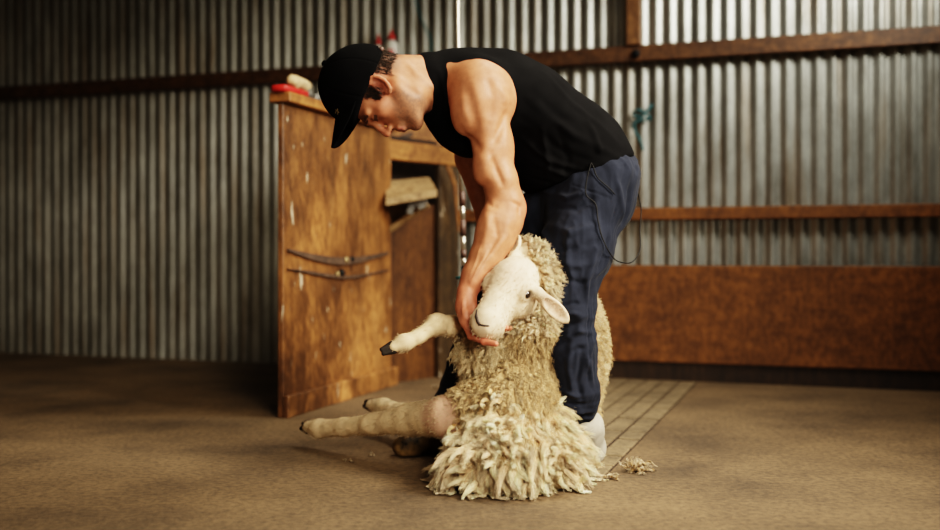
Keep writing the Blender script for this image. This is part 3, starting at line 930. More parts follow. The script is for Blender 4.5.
    # ---- hair strands at nape, temple and brow
    def hm(ctr, nn):
        q = ctr - HO; hf, hl, hu = q @ HF, q @ HL, q @ HU
        ok = np.linalg.norm(q, axis=1) < .17
        plane = hu - (.026 + hf * .24)
        nape = (hf < -.026) & (hf > -.11) & (plane < .02) & (hu > -.028 - .25 * (hf + .03) - .02 * noise3(ctr, 60, 1)) & (np.abs(hl) < .085)
        burn = (np.abs(hf - .031) < .015) & (plane < .02) & (hu > -.002) & (np.abs(hl) > .045)
        fall = np.clip((hu + .040 + .15 * (hf + .03)) / .035, .02, 1) * nape * .8 + burn * np.clip((hu + .004) / .016, .05, 1)
        return ok * fall * np.clip(.85 + .3 * noise3(ctr, 120, 2), 0.05, 1.3) + 1e-12
    P, n_ = sample(V, Q, N, 2300, hm)
    D = n_ * .35 - HU + HF * .15 + RNG.normal(0, .18, P.shape)
    lng = RNG.uniform(.007, .017, len(P))
    v1, q1, c1 = strands(P - n_ * .001, D, lng, .0007, np.array([[.022, .014, .010]]) * np.ones((len(P), 1)), np.array([[.045, .028, .018]]) * np.ones((len(P), 1)), .001, .5, .1, 4)
    def bm(ctr, nn):
        q = ctr - HO; hf, hl, hu = q @ HF, q @ HL, q @ HU
        return ((np.abs(hu - .025) < .005) & (np.abs(np.abs(hl) - .031) < .021) & (hf > .07)).astype(float) + 1e-12
    P, n_ = sample(V, Q, N, 130, bm)
    D = n_ * .3 + HL * np.sign((P - HO) @ HL)[:, None] + RNG.normal(0, .15, P.shape)
    v2, q2, c2 = strands(P, D, .009, .0007, np.array([[.025, .016, .011]]) * np.ones((len(P), 1)), np.array([[.04, .028, .02]]) * np.ones((len(P), 1)), 0, 0, 0, 3)
    hv, hq, hc = joinm([(v1, q1, c1), (v2, q2, c2)])
    mesh_obj('hair', hv, hq, M['hair'], man, True, hc)

    # ---- cap
    fc = Field(HP(0, 0, .08) - .2, HP(0, 0, .08) + .2, .003)
    fc.ell(HP(.004, 0, .052), (.119, .098, .126), HR, .01)
    fc.plane(HP(.0, 0, .024), -HU + HF * .27, .012)
    fc.ell(HP(-.01, 0, .03), (.101, .083, .09), HR, .004, sub=True)
    Vc, Qc = fc.nets(); Nc = normals(Vc, Qc)
    q = Vc - HO; ang = np.arctan2(q @ HL, q @ HF)
    seam = np.exp(-(np.abs(((ang + math.pi / 6) % (math.pi / 3)) - math.pi / 6) / .025) ** 2)
    Vc = Vc + Nc * (-.0012 * seam + .0018 * noise3(Vc, 22, 4))[:, None]
    cap = mesh_obj('cap', Vc, Qc, M['cap'], man); cap['label'] = 'black baseball cap with curved peak'
    # peak
    nl, ns = 25, 11
    top = []
    for i in range(ns):
        s = i / (ns - 1)
        for j in range(nl):
            a = -1 + 2 * j / (nl - 1)
            l = a * (.086 - .006 * s)
            ur = .113 - .056 * abs(a) ** 1.8
            f0 = .004 + .119 * math.sqrt(max(.05, 1 - (l / .099) ** 2 - ((ur - .052) / .126) ** 2)) - .007
            reach = .088 * (1 - abs(a) ** 2.6 * .62)
            ff = f0 + reach * s
            uu = ur - .003 * s + .010 * abs(a) ** 2 * s
            top.append((ff, l, uu))
    V2 = [HP(*p) for p in top] + [HP(p[0], p[1], p[2] - .004) for p in top]
    fcs = []; m = ns * nl
    for i in range(ns - 1):
        for j in range(nl - 1):
            a0 = i * nl + j
            fcs.append((a0, a0 + 1, a0 + nl + 1, a0 + nl)); fcs.append((m + a0, m + a0 + nl, m + a0 + nl + 1, m + a0 + 1))
    edge = [i for i in range(nl)] + [i * nl + nl - 1 for i in range(1, ns)] + [(ns - 1) * nl + j for j in range(nl - 2, -1, -1)] + [i * nl for i in range(ns - 2, 0, -1)]
    for a0, b0 in zip(edge, edge[1:] + edge[:1]): fcs.append((b0, a0, m + a0, m + b0))
    mesh_obj('peak', V2, fcs, M['cap'], cap)
    lat_ = (Vc - HO) @ HL; mid = np.where(np.abs(lat_) < .012)[0]
    ib = mid[np.argmin(np.hypot(CX + Vc[mid, 0] * F_PX / Vc[mid, 1] - 324, HZ - (Vc[mid, 2] - CAM_H) * F_PX / Vc[mid, 1] - 63))]
    mb = MB(); mb.lathe(Vc[ib], [(.009, -.002), (.009, .003), (.005, .007), (.001, .008)], Nc[ib], 14); mb.build('button', M['cap'], cap, True)
    # little pale emblem by the peak and leather closure at the back
    e0 = HP(.094, .052, .082); 
    iv = np.argmin(np.linalg.norm(Vc - project([(336, 113)], Vc, Nc)[0], axis=1)); e0, en = Vc[iv], Nc[iv]
    t1 = unit(np.cross(en, HU)); t2 = np.cross(en, t1)
    mb = MB()
    for (a, b, w) in (((-.010, .0), (.010, .002), .003), ((-.004, -.006), (.002, .006), .003), ((.002, -.004), (.010, -.006), .002)):
        p0 = e0 + t1 * a[0] + t2 * a[1] + en * .0015; p1 = e0 + t1 * b[0] + t2 * b[1] + en * .0015
        mb.bar(p0, p1, .002, w, en, 0)
    mb.build('emblem', M['bolt'], cap)
    pts = [HP(-.106 + .01 * abs(a) ** 2, a * .04, .018) for a in np.linspace(-1, 1, 9)]
    mb = MB(); mb.tube(pts, .007, 8); mb.build('closure', M['brownband'], cap, True)

    # ---- singlet
    fs = Field([-.2, 2.70, .62], [.62, 3.40, 1.32], .004)
    torso_prims(fs, .009, .05)
    fs.cone(W(446, 78, 2.99), W(480, 82, 2.87), .064, .068, .04)
    fs.cone(W(446, 80, 3.02), W(480, 88, 3.13), .064, .068, .04)
    fs.cone(W(431, 84, 2.945), W(462, 87, 2.97), .090, .100, .02)
    fs.cone(W(455, 84, 3.0), W(500, 84, 3.02), .088, .10, .04)
    # front falls away from the chest
    fs.cone(W(443, 112, 3.0), W(472, 124, 3.0), .058, .085, .04)
    fs.ell(W(462, 128, 3.02), (.085, .13, .075), TORSO, .04)
    fs.ell(W(540, 160, 3.05), (.12, .14, .09), TORSO, .05)
    fs.ell(W(589, 142, 3.06), (.085, .14, .085), TORSO, .05)
    fs.ell(W(603, 152, 3.07), (.055, .12, .055), TORSO, .03)
    fs.ell(W(545, 172, 3.06), (.09, .14, .075), TORSO, .04)
    fs.ell(W(566, 142, 3.03), (.13, .165, .11), TORSO, .05)
    # neck opening
    fs.cone(W(370, 80, 2.90), W(414, 85, 2.94), .09, .064, .012, sub=True)
    fs.cone(W(400, 104, 2.94), W(420, 102, 2.97), .055, .040, .012, sub=True)
    # arm openings
    fs.ell(W(483, 103, 2.80), (.100, .128, .128), None, .010, sub=True)
    fs.cone(W(470, 130, 2.78), W(490, 150, 2.80), .06, .06, .015, sub=True)
    fs.ell(W(470, 112, 3.26), (.09, .12, .12), None, .010, sub=True)
    fs.plane(W(596, 171, 3.06), [.35, 0, -.94], .012)
    Vs, Qs = fs.nets(); Vs = relax(Vs, Qs, 2, .5); Ns = normals(Vs, Qs)
    pj = lambda tr: project(tr, Vs, Ns)
    items = []
    for tr, w, h in (([(520, 140), (545, 160), (580, 172)], .012, .006), ([(522, 120), (556, 150), (600, 165)], .014, -.006), ([(526, 160), (560, 175), (600, 175)], .012, .007),
                     ([(535, 90), (560, 115), (615, 150)], .016, -.004), ([(530, 100), (575, 135), (620, 158)], .015, .005), ([(525, 178), (550, 185), (580, 180)], .010, -.006),
                     ([(545, 70), (590, 115), (622, 145)], .015, .003), ([(540, 130), (548, 165), (546, 190)], .012, .006), ([(556, 130), (566, 160), (562, 185)], .012, -.006),
                     ([(440, 70), (446, 100), (442, 125)], .010, .004), ([(450, 120), (465, 140), (472, 152)], .010, -.004), ([(590, 120), (600, 150), (596, 178)], .013, .005)):
        items.append((pj(tr), w, h))
    items = [(p, w * .8, h * (1.5 if h > 0 else .8)) for p, w, h in items]
    Vs = folds(Vs, Ns, items); Vs = Vs + Ns * (noise3(Vs, 20, 8) * .003)[:, None]
    sg = mesh_obj('singlet', Vs, Qs, M['singlet'], man); sg['label'] = 'loose black sleeveless singlet'

    # ---- trousers
    ft = Field([-.22, 2.74, .05], [.64, 3.46, 1.02], .004)
    ft.ell(W(592, 187, 3.08), (.125, .175, .13), frame([-.7, 0, 1], (0, -1, 0)), .05)
    ft.ell(W(598, 199, 3.01), (.108, .10, .115), None, .05)
    ft.ell(W(606, 170, 3.07), (.098, .16, .075), None, .04)
    ft.ell(W(575, 178, 3.07), (.11, .155, .09), TORSO, .05)
    ft.chain([W(585, 208, 3.0), W(577, 252, 2.955), W(571, 312, 2.925)], [.120, .096, .066], .035)
    ft.chain([W(571, 312, 2.925), W(573, 345, 2.94), W(577, 395, 2.965), W(581, 425, 2.995)], [.067, .067, .062, .047], .03)
    ft.chain([W(584, 205, 3.16), W(540, 255, 3.18), W(495, 313, 3.22)], [.14, .112, .085], .04)
    ft.cone(W(562, 198, 3.10), W(545, 215, 3.12), .11, .095, .04)
    ft.chain([W(495, 313, 3.22), W(472, 362, 3.22), W(448, 412, 3.2)], [.083, .072, .058], .03)
    ft.plane(W(583, 427, 2.99), [-.12, .1, -1], .006) if False else None
    ft.plane(W(596, 162, 3.06), [-.35, 0, .94], .006)
    Vt, Qt = ft.nets(); 
    Vt = relax(Vt, Qt, 1, .5); Nt = normals(Vt, Qt)
    pj = lambda tr: project(tr, Vt, Nt)
    items = []
    for tr, w, h in (
        ([(553, 318), (575, 313), (604, 322)], .010, .008), ([(555, 330), (575, 327), (603, 312)], .010, -.007), ([(556, 342), (580, 332), (604, 332)], .010, .007), ([(556, 306), (578, 302), (604, 306)], .009, -.006),
        ([(558, 358), (580, 350), (603, 345)], .011, -.004), ([(600, 330), (590, 360), (598, 390)], .010, .006), ([(570, 340), (566, 370), (572, 400)], .012, .005), ([(585, 350), (580, 385), (584, 405)], .011, -.005),
        ([(560, 392), (575, 398), (600, 394)], .009, .007), ([(562, 404), (580, 408), (600, 402)], .008, -.007), ([(566, 414), (582, 415), (599, 411)], .008, .008), ([(572, 424), (586, 422), (598, 418)], .006, .006),
        ([(545, 225), (570, 232), (600, 222)], .014, .007), ([(540, 240), (565, 250), (600, 240)], .014, -.006), ([(548, 205), (575, 208), (605, 195)], .012, -.006), ([(552, 258), (575, 268), (610, 258)], .014, .005),
        ([(560, 280), (582, 284), (607, 275)], .012, -.004), ([(540, 190), (565, 196), (590, 190)], .010, .007), ([(618, 175), (625, 205), (622, 235)], .012, .006), ([(632, 180), (632, 205), (625, 240)], .012, -.004),
        ([(530, 215), (545, 240), (560, 270)], .014, .006), ([(575, 215), (565, 245), (572, 290)], .012, .004), ([(600, 250), (590, 280), (592, 305)], .011, .005),
        ([(628, 165), (616, 215), (604, 262), (592, 310), (591, 360), (588, 425)], .0035, -.0035), ([(631, 166), (619, 215), (607, 262), (595, 310), (594, 360), (591, 425)], .004, .0025),
        ([(570, 183), (590, 190), (612, 200)], .004, -.004), ([(450, 360), (458, 380), (452, 400)], .012, .006), ([(445, 372), (456, 376), (462, 370)], .010, .006)):
        items.append((pj(tr), w, h))
    items = [(p, w * .8, h * 1.5) for p, w, h in items]
    Vt = folds(Vt, Nt, items); st = Vt * [1, 1, .55] + vnoise(Vt, 6, 3) * .05
    Vt = Vt + Nt * (noise3(Vt, 13, 6) * .005 + noise3(st, 36, 7) * .0036 - np.abs(noise3(st, 20, 12)) * .008 - np.abs(noise3(st + .3, 44, 19)) * .003)[:, None]
    tr = mesh_obj('trousers', Vt, Qt, M['denim'], man); tr['label'] = 'creased dark navy work trousers'

    # ---- soft felt shoes
    for (heel, toe, ankle, mt, lb) in ((on_floor(590, 462) + EZ * .035, on_floor(548, 476) + EZ * .03, W(587, 426, 2.99), 'felt', 'pale grey felt shoe'),
                                       (on_floor(437, 452) + EZ * .035, on_floor(406, 456.5) + EZ * .03, W(443, 420, 3.2), 'leather', 'brown shoe with shade and lit patches painted in')):
        lo = np.minimum(np.minimum(heel, toe), ankle) - .12; hi = np.maximum(np.maximum(heel, toe), ankle) + .12
        fs = Field(lo, hi, .0035)
        d = unit((toe - heel) * [1, 1, 0])
        fr = np.array([d, np.cross(EZ, d), EZ])
        fs.ell(heel, (.045, .037, .037), fr, .02).ell(toe - d * .02, (.06, .046, .034), fr, .02)
        fs.cone(heel, toe, .037, .032, .02); fs.cone(heel + EZ * .01, ankle, .042, .050, .03)
        fs.cone(heel + d * .05 + EZ * .03, toe - d * .05 + EZ * .01, .035, .03, .03)
        fs.plane([0, 0, .0015], [0, 0, -1], .004)
        Vf, Qf = fs.nets(); Nf = normals(Vf, Qf)
        Vf = Vf + Nf * (noise3(Vf, 30, 2) * .003)[:, None]; Vf[:, 2] = np.maximum(Vf[:, 2], .001)
        sh = mesh_obj('shoe', Vf, Qf, M[mt], man); sh['label'] = lb
        mb = MB()
        for a in (.35, .5, .65):
            c0 = heel * (1 - a) + toe * a + EZ * .036
            loop = [c0 + fr[1] * (.036 * math.cos(x)) + EZ * (.006 + .014 * math.sin(x)) for x in np.linspace(.1, math.pi - .1, 9)]
            mb.tube(loop, .003, 6)
        mb.build('lace', M['black'], sh, True)
    # ---- cord hanging from the back of the trousers, a top-level thing
    a = project([(593, 168), (598, 176), (610, 187), (616, 194)], np.vstack([Vt, Vs]), np.vstack([Nt, Ns]), .006)
    b = project([(588, 192), (594, 203), (598, 220), (603, 238), (612, 255)], Vt, Nt, .006)
    mb = MB()
    fr_ = [W(620, 262, 3.0), W(632, 262, 3.05), W(640, 250, 3.1), W(640, 230, 3.13), W(641, 208, 3.16), W(637, 190, 3.13)]
    mb.tube(spline(np.vstack([a[::-1], [a[0] + [-.008, -.004, .004]], b, fr_]), 150), .0017, 8)
    tag(mb.build('cord', M['black'], None, True), 'thin black cord looping from the trouser waist down past the thigh', 'cord')
    return man
build_man()

# ------------------------------------------------------------------ the sheep
CREAM_T, CREAM_R = np.array([.97, .82, .59]), np.array([.60, .385, .17])  # roots darker than tips, painting depth shade between the locks
TAN_T, TAN_R = np.array([.72, .54, .30]), np.array([.36, .235, .11])
FACE = np.array([.66, .50, .335]); LEG = np.array([.60, .44, .265]); PINK = np.array([.52, .30, .21])

POLL, NOSE = W(519, 260, 2.79), W(476, 321, 2.66)
HA = unit(NOSE - POLL)
HD = np.array([-.40, -.85, .34]); HD = unit(HD - (HD @ HA) * HA)
HS = np.cross(HA, HD); HS = HS if HS[0] > 0 else -HS
SR = np.array([HA, HS, HD])
def SP(a, l, d): return POLL + HA * a * .875 + HS * l * 1.16 + HD * d * 1.05

FORE = [W(478, 338, 2.93), W(452, 326, 2.87), W(437, 324, 2.84), W(418, 337, 2.81), W(404, 343, 2.79), W(394, 347, 2.78)]
HIND = [W(508, 405, 2.86), W(448, 416.5, 2.88), W(410, 419.5, 3.0), W(377, 423.5, 3.08), W(345, 427, 3.18), W(320, 428.5, 3.26), W(309, 427, 3.30)]
HIND2 = [W(480, 410, 3.02), W(440, 414, 3.20), W(402, 413, 3.40), W(384, 407, 3.5), W(372, 405, 3.54)]

def build_sheep():
    f = Field([-.66, 2.50, -.01], [.52, 3.66, .68], .0036)
    # trunk, sitting on the rump and leaning back between the legs
    f.ell(W(507, 424, 2.90), (.142, .16, .155), None, .06)
    f.ell(W(514, 372, 3.03), (.143, .150, .17), None, .06)
    f.ell(W(513, 335, 3.04), (.115, .13, .11), None, .06)
    f.ell(W(566, 348, 3.20), (.120, .13, .215), None, .05)
    f.ell(W(545, 420, 3.10), (.15, .16, .15), None, .06)
    # neck folding down to the head
    f.chain([W(520, 335, 3.0), W(538, 305, 2.95), W(536, 275, 2.90), W(529, 258, 2.88)], [.085, .062, .053, .045], .04)
    f.cone(W(516, 342, 2.90), W(535, 325, 2.88), .05, .045, .04)
    f.ell(W(479, 346, 2.88), (.048, .052, .046), None, .03)
    # head
    f.ell(SP(.045, 0, -.040), (.072, .064, .058), SR, .03)
    f.cone(SP(.06, 0, -.036), SP(.205, 0, -.046), .054, .041, .03)
    f.cone(SP(.04, .0, -.030), SP(.20, 0, -.028), .030, .018, .03)
    f.ell(SP(.222, 0, -.052), (.042, .046, .043), SR, .02)
    f.cone(SP(.085, 0, -.090), SP(.215, 0, -.082), .038, .024, .03)
    for s in (-1, 1):
        f.ell(SP(.085, s * .040, -.070), (.05, .028, .038), SR, .025)
        f.ell(SP(.088, s * .050, -.026), (.028, .015, .018), SR, .014)
        f.ell(SP(.096, s * .0625, -.026), (.0145, .009, .010), SR, .006, sub=True)
        f.ell(SP(.245, s * .016, -.040), (.014, .010, .012), SR, .012)
    f.ell(SP(.232, 0, -.086), (.03, .024, .016), SR, .012)
    # ears: cupped leaves
    def ear(base, tip, face, w, th=.006):
        ax = unit(tip - base); nn = unit(face - (face @ ax) * ax); sd = np.cross(ax, nn)
        c = base * .5 + tip * .5; L = np.linalg.norm(tip - base) / 2
        fr = np.array([ax, sd, nn])
        f.cone(base - ax * .01 - nn * .004, base + ax * L * .7, .017, .014, .014)
        f.ell(c + ax * L * .1, (L * 1.02, w, .0115), fr, .008)
        f.ell(c + ax * L * .18 + nn * .0095, (L * .80, w * .74, .0095), fr, .004, sub=True)
    ear(W(540, 295, 2.735), W(567, 321, 2.70), np.array([-.35, -.85, .35]), .0225)
    ear(W(513, 258, 2.83), W(518, 236, 2.86), np.array([-.75, -.6, .1]), .018)
    # legs
    f.chain(FORE, [.040, .028, .026, .0185, .0225, .016], .014)
    f.ell(W(438, 323.5, 2.835), (.027, .026, .026), None, .012)
    f.chain(HIND, [.120, .058, .045, .031, .027, .028, .020], .016)
    f.ell(W(371, 424.5, 3.09), (.032, .028, .025), None, .016)
    f.chain(HIND2, [.06, .045, .03, .028, .02], .016)
    f.plane([0, 0, .002], [0, 0, -1], .006)
    V, Q = f.nets(); V = relax(V, Q, 1, .4); N = normals(V, Q)
    c = np.tile((TAN_R * .8 + TAN_T * .2), (len(V), 1))
    def blend(w, col):
        nonlocal c
        w = np.clip(w, 0, 1)[:, None]; c = c * (1 - w) + np.asarray(col) * w
    g = lambda p, r: np.exp(-(np.linalg.norm(V - p, axis=1) / r) ** 2)
    q = V - POLL; ha, hs, hd = q @ HA, q @ HS, q @ HD
    dh, _ = seg_dist(V, SP(.05, 0, -.05), SP(.24, 0, -.055))
    headm = np.clip((.098 - dh) / .02, 0, 1) * (ha > -.06)
    eard = np.minimum(seg_dist(V, W(540, 295, 2.735), W(567, 321, 2.70))[0], seg_dist(V, W(513, 258, 2.83), W(518, 236, 2.86))[0])
    blend(np.maximum(headm, np.clip((.05 - eard) / .01, 0, 1)), FACE)
    blend(np.clip((.03 - seg_dist(V, W(546, 301, 2.735), W(561, 313, 2.705))[0]) / .02, 0, 1) * .55, [.56, .32, .22])
    blend((g(SP(.07, .01, .02), .05)) * .45, [.60, .40, .30]); blend(g(W(545, 299, 2.725), .014) * .8, [.16, .09, .06])
    blend(headm * np.exp(-((hd + .10) / .03) ** 2) * .4, [.45, .31, .17])  # brownish shading painted along the lower jaw
    blend(headm * np.clip((ha - .20) / .05, 0, 1) * .35, [.60, .42, .30])
    for s in (-1, 1):
        blend(g(SP(.097, s * .056, -.026), .017) * 1.1, [.13, .075, .045])
    dF = seg_dist(V, FORE[1], FORE[2])[0]; dF = np.minimum(dF, seg_dist(V, FORE[2], FORE[5])[0])
    blend(np.clip((.06 - dF) / .015, 0, 1), LEG * .95)
    dHn = np.full(len(V), 9.0)
    for a, b in zip(HIND[1:-1], HIND[2:]): dHn = np.minimum(dHn, seg_dist(V, a, b)[0])
    blend(np.clip((.075 - dHn) / .015, 0, 1), LEG)
    for a, b in zip(HIND2[1:-1], HIND2[2:]): dHn = np.minimum(dHn, seg_dist(V, a, b)[0])
    blend(np.clip((.06 - seg_dist(V, HIND2[2], HIND2[-1])[0]) / .015, 0, 1), LEG * 1.15)
    blend(np.clip((.085 - seg_dist(V, HIND[0], HIND[1])[0]) / .02, 0, 1) * .8, PINK)
    blend(g(HIND[1] + [0, -.05, .02], .06) * .6, PINK)
    blend(g(W(377, 416, 3.05), .03) * .35, [.25, .16, .08]); blend(g(W(405, 350, 2.78), .02) * .4, [.2, .12, .07])  # darker hock spot; underside shading put into the fore pastern colour
    blend((noise3(V, 30, 3) > .5) * np.clip((.07 - dHn) / .01, 0, 1) * .25, [.22, .13, .07])
    c = np.clip(c * (1 + .09 * noise3(V, 24, 8)[:, None] + .06 * noise3(V, 80, 4)[:, None]), 0, 1)
    sheep = mesh_obj('sheep', V, Q, M['sheepskin'], None, True, c)
    tag(sheep, 'cream woolly sheep sitting on its rump, held between the man legs with head turned up'.replace('man legs', "man's legs"), 'sheep')
    # eyes
    for s in (-1, 1):
        mb = MB(); cc = SP(.096, s * .0525, -.0275)
        pr = [(.0130 * math.sin(t), -.0130 * math.cos(t)) for t in np.linspace(.05, math.pi - .05, 12)]
        mb.lathe(cc, pr, HS * s + HD * .6, 18); mb.build('eye', M['eye'], sheep, True)
    mb = MB()
    for t, r in (([(474.5, 309), (474.8, 315), (475.6, 321), (477.5, 326)], [.003, .0056, .0056, .004]), ([(477, 325), (482, 325.8), (487, 326), (491, 325.5)], [.004, .0036, .0032, .002]), ([(476.5, 325), (476.8, 331)], [.0025, .0015])):
        mb.tube(project(t, V, N, -.0016), r, 8)
    mb.build('nostrils', M['lip'], sheep, True)
    # hooves: two toes each
    for tip, prv, r in ((FORE[5], FORE[4], .0125), (HIND[6], HIND[5], .016), (HIND2[4], HIND2[3], .016)):
        d = unit(tip - prv); side = unit(np.cross(d, [.2, -.9, .3])) 
        fh = Field(tip - .07, tip + .09, .0028)
        for s in (-1, 1):
            fh.cone(tip + side * s * r * .62 + d * .004, tip + side * s * r * .50 + d * .034, r * .86, r * .48, .004)
        Vh, Qh = fh.nets(); mesh_obj('hoof', Vh, Qh, M['hoof'], sheep)

    sx = lambda P: CX + P[:, 0] * F_PX / P[:, 1]; sy = lambda P: HZ - (P[:, 2] - CAM_H) * F_PX / P[:, 1]
    # ------------ wool
    def not_skin(ctr):
        dh, _ = seg_dist(ctr, SP(.045, 0, -.05), SP(.25, 0, -.055))
        ok = (dh > .082)
        for a, b in ((W(540, 295, 2.735), W(567, 321, 2.70)), (W(513, 258, 2.83), W(518, 236, 2.86))): ok &= seg_dist(ctr, a, b)[0] > .035
        for ch, r in ((FORE[1:], .05), (HIND[1:], .075), (HIND2[1:], .06)):
            for a, b in zip(ch[:-1], ch[1:]): ok &= (seg_dist(ctr, a, b)[0] > r) | (sx(ctr) > 465)
        ok &= ~((seg_dist(ctr, HIND[0], HIND[1])[0] < .075) & (sx(ctr) < 470) & (sy(ctr) > 394))
        return ok
    sx = lambda P: CX + P[:, 0] * F_PX / P[:, 1]; sy = lambda P: HZ - (P[:, 2] - CAM_H) * F_PX / P[:, 1]
    parts = []
    # belly and chest: short tan curls
    def belly(ctr, nn): return (not_skin(ctr) & (ctr[:, 1] < 3.2) & (nn[:, 1] < .35) & (ctr[:, 2] < .44) & (ctr[:, 2] > .06)).astype(float)
    P, n_ = sample(V, Q, N, 7000, belly)
    gv = np.array([0, -.1, -.85]); D = n_ * .75 + (gv - n_ * np.minimum(n_ @ gv, 0)[:, None]) + vnoise(P, 16, 3) * .55 + RNG.normal(0, .22, P.shape)
    lite = np.clip((sx(P) - 500) / 70, 0, 1) * .35
    parts.append(clumps(P - n_ * .004, D, RNG.uniform(.018, .036, len(P)), 7, .0032, .0007, TAN_R, TAN_T, .75, .0062, 2.2, .45, 10, cvar=.2))
    # chest tufts: paler, longer
    P, n_ = sample(V, Q, N, 420, lambda c_, nn: ((np.linalg.norm(c_ - W(479, 347, 2.84), axis=1) < .07) & (nn[:, 1] < .3)).astype(float))
    parts.append(clumps(P - n_ * .004, n_ * .8 + np.array([-.1, -.1, -.5]) + RNG.normal(0, .25, P.shape), RNG.uniform(.025, .05, len(P)), 9, .006, .0011, TAN_R * 1.2, CREAM_T * .82 * np.array([1, .96, .85]), .75, .008, 1.3, .35, 8))
    # ruff round the head
    def ruff(ctr, nn): return (not_skin(ctr) & (ctr[:, 2] > .41) & (ctr[:, 1] < 3.05)).astype(float)
    P, n_ = sample(V, Q, N, 3200, ruff)
    D = n_ * .8 + unit(P - W(520, 290, 2.9)) * .3 + vnoise(P, 22, 5) * .5 + RNG.normal(0, .2, P.shape)
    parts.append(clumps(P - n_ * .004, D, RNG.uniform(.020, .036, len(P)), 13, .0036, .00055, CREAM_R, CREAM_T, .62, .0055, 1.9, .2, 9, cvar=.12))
    # back, behind the near leg
    def back(ctr, nn): return (not_skin(ctr) & (sx(ctr) > 575) & (ctr[:, 2] > .03) & (ctr[:, 2] < .62) & (ctr[:, 1] > 2.95)).astype(float)
    P, n_ = sample(V, Q, N, 3600, back)
    D = n_ * .9 + np.array([.05, 0, -.25]) + RNG.normal(0, .22, P.shape)
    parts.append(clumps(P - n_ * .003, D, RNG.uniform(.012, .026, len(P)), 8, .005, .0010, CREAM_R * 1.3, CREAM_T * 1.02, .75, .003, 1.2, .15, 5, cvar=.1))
    wv, wq, wc = joinm(parts)
    w_ = mesh_obj('wool', wv, wq, M['wool'], sheep, True, wc); w_['kind'] = 'stuff'
    # short face and leg hair
    def short(ctr, nn): return (~not_skin(ctr) & (np.linalg.norm(ctr - NOSE, axis=1) > .05)).astype(float) + 1e-12
    P, n_ = sample(V, Q, N, 9000, short)
    # nearest vertex colour by sampling noise-free blend
    hm = (np.linalg.norm(P - SP(.12, 0, -.05), axis=1) < .19)[:, None]
    base = np.where(hm, FACE, LEG * .95)
    D = n_ * .35 + np.where(hm, HA, np.array([-.8, .1, -.3])) * .8 + RNG.normal(0, .2, P.shape)
    sv, sq, sc = strands(P - n_ * .001, D, RNG.uniform(.005, .010, len(P)), .0005, base * .85, base * 1.05, 0, 0, .1, 3)
    h_ = mesh_obj('coat_hair', sv, sq, M['wool'], sheep, True, sc); h_['kind'] = 'stuff'

    # ------------ thick fleece spread round the rump
    ff = Field([-.22, 2.48, -.02], [.46, 3.2, .34], .006)
    ff.ell(W(510, 454, 2.77), (.110, .135, .095), None, .05)
    ff.ell(W(550, 460, 2.80), (.070, .11, .085), None, .05)
    ff.ell(W(528, 432, 2.86), (.090, .09, .072), None, .05)
    ff.ell(W(474, 462, 2.76), (.056, .085, .070), None, .05)
    ff.plane([0, 0, .004], [0, 0, -1], .01)
    Vf, Qf = ff.nets(); Nf = normals(Vf, Qf)
    Vf = Vf + Nf * (noise3(Vf, 14, 3) * .014)[:, None]; Vf[:, 2] = np.maximum(Vf[:, 2], .003); Nf = normals(Vf, Qf)
    cf = np.tile(CREAM_R * .85, (len(Vf), 1))
    FP = [(Vf, Qf, cf)]
    c1, c2 = W(462, 440, 2.80), W(528, 425, 2.86)
    def flow(P, n_, k):
        w = np.clip((sx(P) - 470) / 45, 0, 1)[:, None]
        out = unit((P - c1) * [1, 1, .8]) * (1 - w) + unit((P - c2) * [1, 1, .5]) * w
        return n_ * .55 + out * .70 + np.array([0, 0, -.28]) + vnoise(P, 13, k) * .85 + RNG.normal(0, .22, P.shape)
    fm = lambda c_, nn: ((nn[:, 1] < .45) & (c_[:, 2] > .028)).astype(float)
    P, n_ = sample(Vf, Qf, Nf, 750, fm)
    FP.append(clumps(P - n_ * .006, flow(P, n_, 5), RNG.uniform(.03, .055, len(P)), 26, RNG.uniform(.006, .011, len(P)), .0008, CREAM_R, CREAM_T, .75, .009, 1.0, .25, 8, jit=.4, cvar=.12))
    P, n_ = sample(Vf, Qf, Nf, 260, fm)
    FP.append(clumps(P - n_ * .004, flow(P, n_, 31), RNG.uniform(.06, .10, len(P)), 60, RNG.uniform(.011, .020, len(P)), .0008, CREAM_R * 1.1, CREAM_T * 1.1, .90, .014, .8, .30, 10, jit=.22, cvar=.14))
    wp = [(490, 392), (486, 399), (484, 406), (479, 409), (499, 397), (474, 418), (455, 434), (460, 428), (452, 425), (487, 388), (492, 402), (450, 436)]
    P = np.array([W(x, y, 2.72) for x, y in wp]); 
    for i in range(len(P)):
        vis = np.hypot(sx(V) - wp[i][0], sy(V) - wp[i][1]) < 2.5
        if vis.any(): P[i] = V[np.where(vis)[0][np.argmin(V[vis, 1])]]
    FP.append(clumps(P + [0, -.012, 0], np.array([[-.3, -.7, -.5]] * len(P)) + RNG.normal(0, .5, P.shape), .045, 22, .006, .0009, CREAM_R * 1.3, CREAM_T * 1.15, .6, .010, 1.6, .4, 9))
    for t in FP[1:]:
        low = t[0][:, 2] < .006
        t[0][low, 2] = .0025 + .006 * RNG.uniform(0, 1, low.sum())
    fv, fq, fcl = joinm(FP)
    fl = mesh_obj('fleece', fv, fq, M['wool'], sheep, True, fcl); fl['label'] = 'thick cream fleece with long pointed locks spread around the rump'; fl['kind'] = 'stuff'
    return sheep
build_sheep()

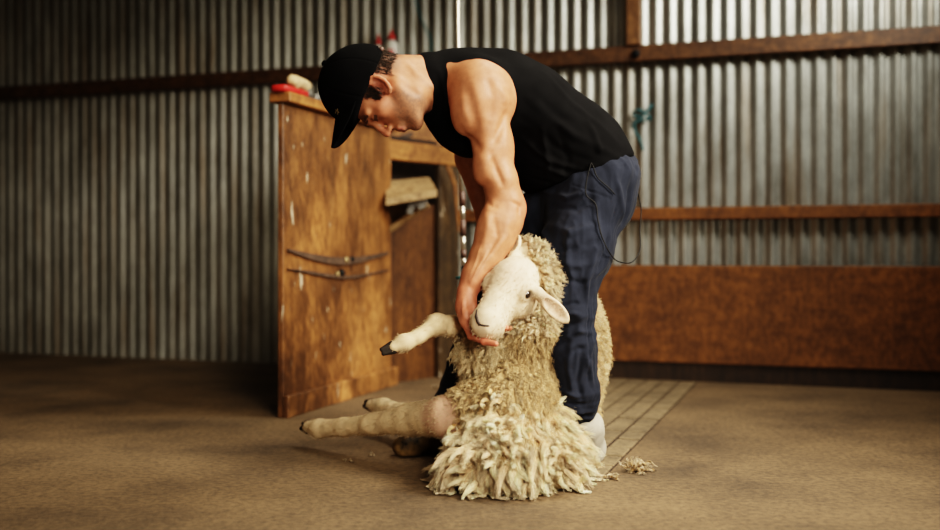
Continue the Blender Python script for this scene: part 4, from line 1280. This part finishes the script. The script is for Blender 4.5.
# ------------------------------------------------------------------ loose tufts of wool on the floor
def tuft(px, py, r, n, label, col=1.0, flat=.5):
    c = on_floor(px, py)
    pts = c + RNG.normal(0, 1, (n, 3)) * [r * .5, r * .4, 0] + [0, 0, .004]
    pts[:, 2] += np.abs(RNG.normal(0, r * flat * .5, n))
    D = RNG.normal(0, 1, (n, 3)) * [1, .8, .6] + [0, 0, .25]
    v, q, k = clumps(pts, D, r * .7, 9, r * .1, .0011, CREAM_R * col, CREAM_T * col, .6, .006, 1.2, .2, 6)
    v[:, 2] = np.maximum(v[:, 2], .002)
    tag(mesh_obj('wool_tuft', v, q, M['wool'], None, True, k), label, 'wool tuft', 'loose tufts of wool on the floor')
tuft(637, 472, .042, 46, 'pale wool tuft on the bare floor right of the fleece, the largest loose one', .8)
tuft(613, 480, .022, 14, 'small flat wisp of wool between the fleece and the large loose tuft', .8)
tuft(598, 470, .018, 10, 'tiny cream wisp of wool touching the right edge of the fleece', .9)
tuft(372, 456, .014, 5, 'tiny wisp of wool on the bare floor just below the dark brown shoe', .55, .2)
tuft(350, 462, .013, 5, 'tiny scrap of wool on bare floor under the stretched hind leg', .55, .2)
tuft(437, 389, .03, 14, 'dull wool scrap on the floor inside the chute opening', .45, .4)

# ------------------------------------------------------------------ light
def area(name, loc, target, size, power, col, sy=None):
    l = bpy.data.lights.new(name, 'AREA'); l.energy = power; l.color = col; l.size = size
    if sy: l.shape = 'RECTANGLE'; l.size_y = sy
    o = bpy.data.objects.new(name, l); o.location = loc
    o.rotation_euler = (Vector(target) - Vector(loc)).to_track_quat('-Z', 'Y').to_euler()
    COL.objects.link(o); return o
area('doorway_light', (2.35, 1.5, 2.15), (.22, 2.95, .55), .9, 37, (1.0, .90, .75), 1.2).data.spread = math.radians(60)
area('front_light', (.7, .2, 1.3), (.12, 2.8, .15), .8, 11, (1.0, .90, .74)).data.spread = math.radians(60)
area('overhead_light', (1.1, 3.3, 3.4), (.3, 3.1, .5), 1.2, 34, (1.0, .92, .78)).data.spread = math.radians(110)  # broad area light from above
area('left_fill', (-2.2, 1.2, .9), (-.2, 3.0, .8), 1.4, 6, (1.0, .72, .45))
area('chute_light', (.3, 2.2, 2.6), (-.6, 4.4, .6), .8, 7.5, (1.0, .84, .60)).data.spread = math.radians(70)
area('wall_light', (2.1, 3.75, 2.3), (.5, 5.3, 1.3), .45, 22, (1.0, .96, .84)).data.spread = math.radians(110)
w = bpy.data.worlds.new('World'); bpy.context.scene.world = w; w.use_nodes = True
w.node_tree.nodes['Background'].inputs[0].default_value = (.9, .70, .46, 1); w.node_tree.nodes['Background'].inputs[1].default_value = .045

# ------------------------------------------------------------------ camera
cd = bpy.data.cameras.new('camera'); cam = bpy.data.objects.new('camera', cd); COL.objects.link(cam)
cam.location = (0, 0, CAM_H); cam.rotation_euler = (math.pi / 2, 0, 0)
cd.sensor_width = 36.0; cd.lens = 36.0 * F_PX / 940.0
cd.shift_y = -(265 - HZ) / 940.0
cd.clip_start = .05
cd.dof.use_dof = True; cd.dof.focus_distance = 2.80; cd.dof.aperture_fstop = 1.3
sc = bpy.context.scene
sc.camera = cam
sc.view_settings.view_transform = 'Filmic'; sc.view_settings.look = 'High Contrast'; sc.view_settings.exposure = -0.05
